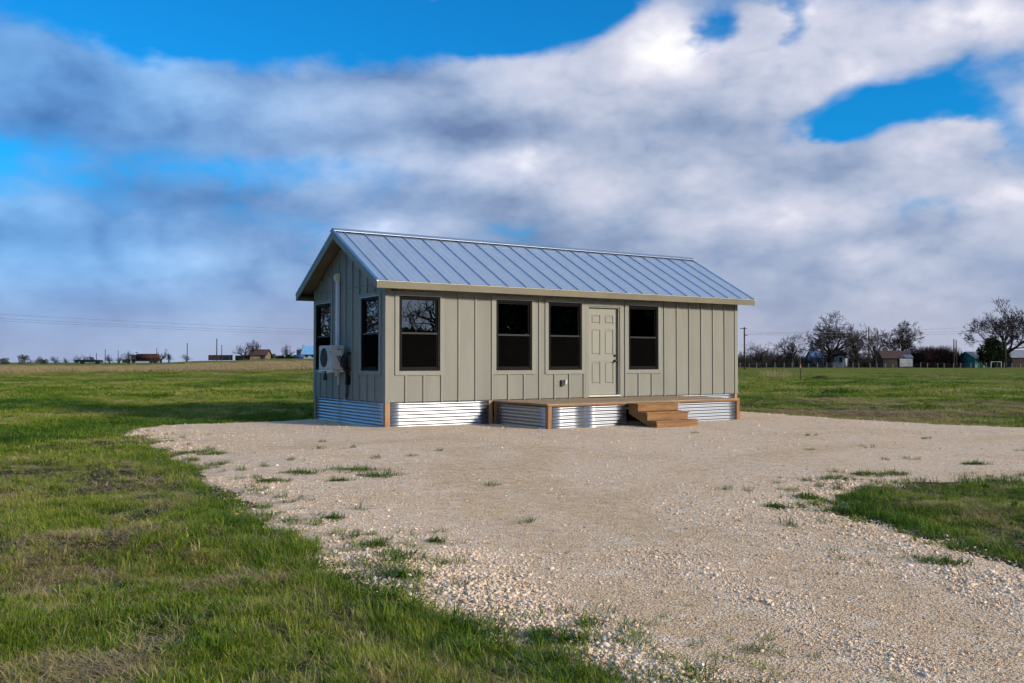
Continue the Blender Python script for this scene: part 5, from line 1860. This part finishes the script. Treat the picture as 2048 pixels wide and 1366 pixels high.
def stones():
    r = np.random.default_rng(120)
    X, Y = cat2(rand_in_view(130000, 3.4, 6.5, 121, -12, 44), rand_in_view(124000, 6.5, 11.0, 122, -30, 44), rand_in_view(50000, 11.0, 19.0, 123, -33, 44), rand_in_view(30000, 17.0, 26.0, 124, -25, 44))
    sd = gravel_sd(X, Y)
    edge = np.exp(-((sd - 0.25) / 0.45) ** 2)
    coarse = np.clip(0.26 + 0.55 * edge + 1.2 * (fbm(X, Y, 0.5, 4, 124) - 0.5) - 0.55 * track(X, Y), 0.06, 1)
    d = np.hypot(X, Y)
    keep = (sd > -0.12 + r.normal(0, 0.07, len(X))) & ~under_house(X, Y, 0.02) & (r.uniform(size=len(X)) < (0.42 + 0.65 * coarse) * (1 - 0.55 * track(X, Y)) * (1 - 0.5 * sstep(d, 12, 24)))
    X, Y, sd, coarse, d = X[keep], Y[keep], sd[keep], coarse[keep], d[keep]
    n = len(X)
    s = np.exp(r.normal(np.log(0.0046), 0.52, n)) * (0.66 + 0.62 * coarse) * (1 + 0.9 * sstep(d, 8, 24))
    s = np.minimum(s, 0.026)
    Z = np.maximum(pad_z(X, Y, sd), np.where(sd < 0.1, 0.0, -1)) + s * 0.20
    rot = np.stack([r.normal(0, 0.35, n), r.normal(0, 0.35, n), r.uniform(0, 6.283, n)], 1)
    scatter('gravel_stones', 'loose limestone chips strewn over the drive', 'gravel', stone_shapes(), np.stack([X, Y, Z], 1), rot,
            np.stack([s, s, s], 1), r.integers(0, 8, n), r.uniform(0, 1, n))


stones()

# ---- single grass tufts that have come up through the gravel
def tuft_mesh(seed, n, rx, ry, h0, h1):
    v, f, a = clump(seed, n, 1.0, h0, h1, 0.0052, 0.65, 1.3)
    return v, f, a


def build_tufts():
    big = [(610, 952, 0.30, 0.10, 'feathery grass tuft alone in the gravel left of the wide dark patch'),
           (712, 946, 0.42, 0.13, 'wide dark grass patch in the gravel below the cabin corner post'),
           (757, 957, 0.34, 0.10, 'flat grass tuft joined to the right end of the wide dark patch'),
           (683, 967, 0.14, 0.07, 'small grass tuft just below the wide dark patch'),
           (540, 967, 0.26, 0.09, 'spreading grass tuft near the left edge of the gravel'),
           (390, 909, 0.34, 0.10, 'low grass tuft at the narrow left tip of the gravel'),
           (432, 912, 0.28, 0.08, 'thin grass tuft beside the low one at the left tip of the gravel'),
           (669, 1042, 0.12, 0.06, 'small round grass tuft standing alone in open gravel left of centre'),
           (790, 1121, 0.22, 0.07, 'low double grass tuft in the gravel above the near left grass edge'),
           (749, 1099, 0.10, 0.05, 'small grass tuft just above the low double tuft'),
           (872, 1089, 0.08, 0.04, 'tiny lone grass tuft right of the low double tuft'),
           (822, 1160, 0.16, 0.05, 'grass tuft reaching out from the near left grass edge'),
           (1080, 1278, 0.08, 0.04, 'grass tuft at the lower edge where grass meets coarse stones'),
           (1152, 1292, 0.09, 0.05, 'dark rosette of grass in the coarse stones near the bottom edge'),
           (1551, 1020, 0.13, 0.06, 'lone dark grass tuft in the gravel left of the grass island'),
           (1612, 1000, 0.20, 0.08, 'grass tuft just off the left tip of the grass island'),
           (1671, 963, 0.22, 0.07, 'flat grass tuft above the left tip of the grass island'),
           (1728, 954, 0.24, 0.08, 'dark grass tuft on the gravel above the grass island'),
           (1788, 953, 0.22, 0.07, 'rightmost dark tuft in the row above the grass island'),
           (1896, 1134, 0.16, 0.05, 'low grass tuft below the grass island'),
           (1952, 931, 0.22, 0.06, 'short grass streak in the gravel behind the grass island')]
    for k, (px, py, rx, ry, lab) in enumerate(big):
        x, y = gpx(px, py)
        n = int(150 + 1500 * rx)
        v, f, a = clump(2000 + k, n, 1.0, 0.05, 0.125 if rx < 0.3 else 0.15, 0.0075, 0.85, 1.3)
        r = np.random.default_rng(k)
        vv = np.asarray(v).copy()
        per = 7                                   # vertices of one blade
        for b in range(n):
            sl = slice(b * per, (b + 1) * per)
            base = vv[sl][:2].mean(0)
            rr = min(1.0, math.hypot(base[0], base[1]))
            hk = (0.32 + 0.75 * r.uniform() ** 1.5) * (1 - 0.4 * rr)
            vv[sl] = base + (vv[sl] - base) * np.array([0.6 + 0.5 * hk, 0.6 + 0.5 * hk, hk])
            ox, oy = base[0] * (rx - 1), base[1] * (rx * 0.8 - 1)
            if not (fbm(np.array([x + base[0] * rx]), np.array([y + base[1] * rx]), 7.0, 2, 300 + k)[0] > 0.40 + 0.12 * rr):
                ox, oy = -base[0] + r.normal(0, rx * 0.33), -base[1] + r.normal(0, rx * 0.2)      # gather the strays into the heart
            vv[sl, 0] += ox
            vv[sl, 1] += oy
        me = np_mesh('grass_tuft', vv, f)
        at_ = me.attributes.new('shade', 'FLOAT', 'POINT')
        at_.data.foreach_set('value', np.clip(np.asarray(a, np.float32) * 1.3 + 0.5, 0, 2))
        o = link_mesh('grass_tuft', me, MAT['blade'])
        xa, ya = np.array([x]), np.array([y])
        o.location = (x, y, float(max(pad_z(xa, ya)[0], 0.0)))
        tag(o, lab, 'grass tuft', 'grass tufts coming up through the gravel')
    small = [(346, 872), (646, 888), (698, 900), (640, 900), (760, 919), (484, 944), (531, 937), (505, 961), (684, 1079), (751, 1095), (899, 1130), (917, 1247), (890, 1183), (1163, 1265),
             (1639, 1012), (1634, 977), (1626, 969), (1578, 988), (1666, 951), (1820, 921), (1778, 922), (1620, 904), (1623, 876), (1604, 1063), (1826, 1130), (1687, 983), (2043, 905), (980, 975),
             (565, 1010), (620, 1003), (720, 1025), (1440, 985), (1500, 990), (1050, 1048), (1390, 870), (1850, 880), (1730, 900), (590, 925), (820, 915), (880, 905)]
    r = np.random.default_rng(33)
    X = np.array([gpx(*p)[0] for p in small])
    Y = np.array([gpx(*p)[1] for p in small])
    X = np.concatenate([X + r.normal(0, 0.06, len(X)) for _ in range(3)])
    Y = np.concatenate([Y + r.normal(0, 0.06, len(Y)) for _ in range(3)])
    n = len(X)
    s_ = r.uniform(0.35, 0.85, n)
    scatter('grass_sprouts', 'tiny scattered grass sprouts in the gravel', 'grass', T_TALL, np.stack([X, Y, pad_z(X, Y) + 0.002], 1),
            np.stack([r.normal(0, 0.1, n), r.normal(0, 0.1, n), r.uniform(0, 6.28, n)], 1), np.stack([s_, s_, s_ * 0.7], 1), r.integers(0, 5, n), np.clip(r.normal(0.18, 0.12, n), 0, 1))


build_tufts()


# ---- small marks in the right field
def field_marks():
    soil = pmat('turned_earth', (0.060, 0.038, 0.026), 0.95, var=0.25, vscale=4, bump=0.8, bscale=9, bdist=0.06, spec=0.1)
    for k, (px, py, w, h, lab) in enumerate([(1640, 758, 0.9, 0.17, 'wider mound of dark turned earth right of the survey stake'),
                                             (1612, 760, 0.45, 0.11, 'small mound of dark earth at the foot of the survey stake'),
                                             (1656, 791, 0.5, 0.16, 'low brown earth hump in the field beside the dark grass tussock')]):
        x, y = gpx(px, py)
        n, m = 22, 8
        V, Fq = [(0, 0, h)], []
        r = random.Random(k)
        for i in range(1, m + 1):
            for j in range(n):
                t, q = 2 * math.pi * j / n, i / m
                rr = w * q * (1 + 0.22 * math.sin(3 * t + k) + r.uniform(-0.06, 0.06))
                V.append((rr * math.cos(t), rr * 0.7 * math.sin(t), h * (1 - q * q) * r.uniform(0.75, 1.2) - 0.06 * q))
        tri = [(0, 1 + j, 1 + (j + 1) % n) for j in range(n)]
        for i in range(m - 1):
            for j in range(n):
                a, b_ = 1 + i * n + j, 1 + i * n + (j + 1) % n
                Fq.append((a, a + n, b_ + n, b_))
        o = link_mesh('earth_mound', np_mesh('earth_mound', V, [np.array(tri), np.array(Fq)]), soil, None, True)
        o.location = (x, y, float(terrain(np.array([x]), np.array([y]))[0]))
        tag(o, lab, 'mound')
    for k, (px, py, rad, hh, sh, lab) in enumerate([(1685, 791, 0.7, 0.34, 0.1, 'dark grass tussock in the field beside the brown earth hump'),
                                                    (1791, 775, 0.75, 0.34, 0.1, 'lone dark grass tussock in the middle of the right field'),
                                                    (1646, 798, 0.5, 0.25, 0.1, 'small dark grass tussock just below the brown earth hump'),
                                                    (1551, 754, 1.4, 0.95, 2.2, 'straw coloured dead bush in the field near the cabin wall')]):
        x, y = gpx(px, py)
        v, f, a = clump(2600 + k, 240, rad, hh * 0.4, hh, 0.022, 0.45, 0.8)
        me = np_mesh('grass_tussock', v, f)
        at_ = me.attributes.new('shade', 'FLOAT', 'POINT')
        at_.data.foreach_set('value', np.asarray(a, np.float32) * 0.6 + 0.4 + sh)
        o = link_mesh('dead_bush' if sh > 1 else 'grass_tussock', me, MAT['blade'])
        o.location = (x, y, float(terrain(np.array([x]), np.array([y]))[0]))
        tag(o, lab, 'bush' if sh > 1 else 'tussock')


field_marks()
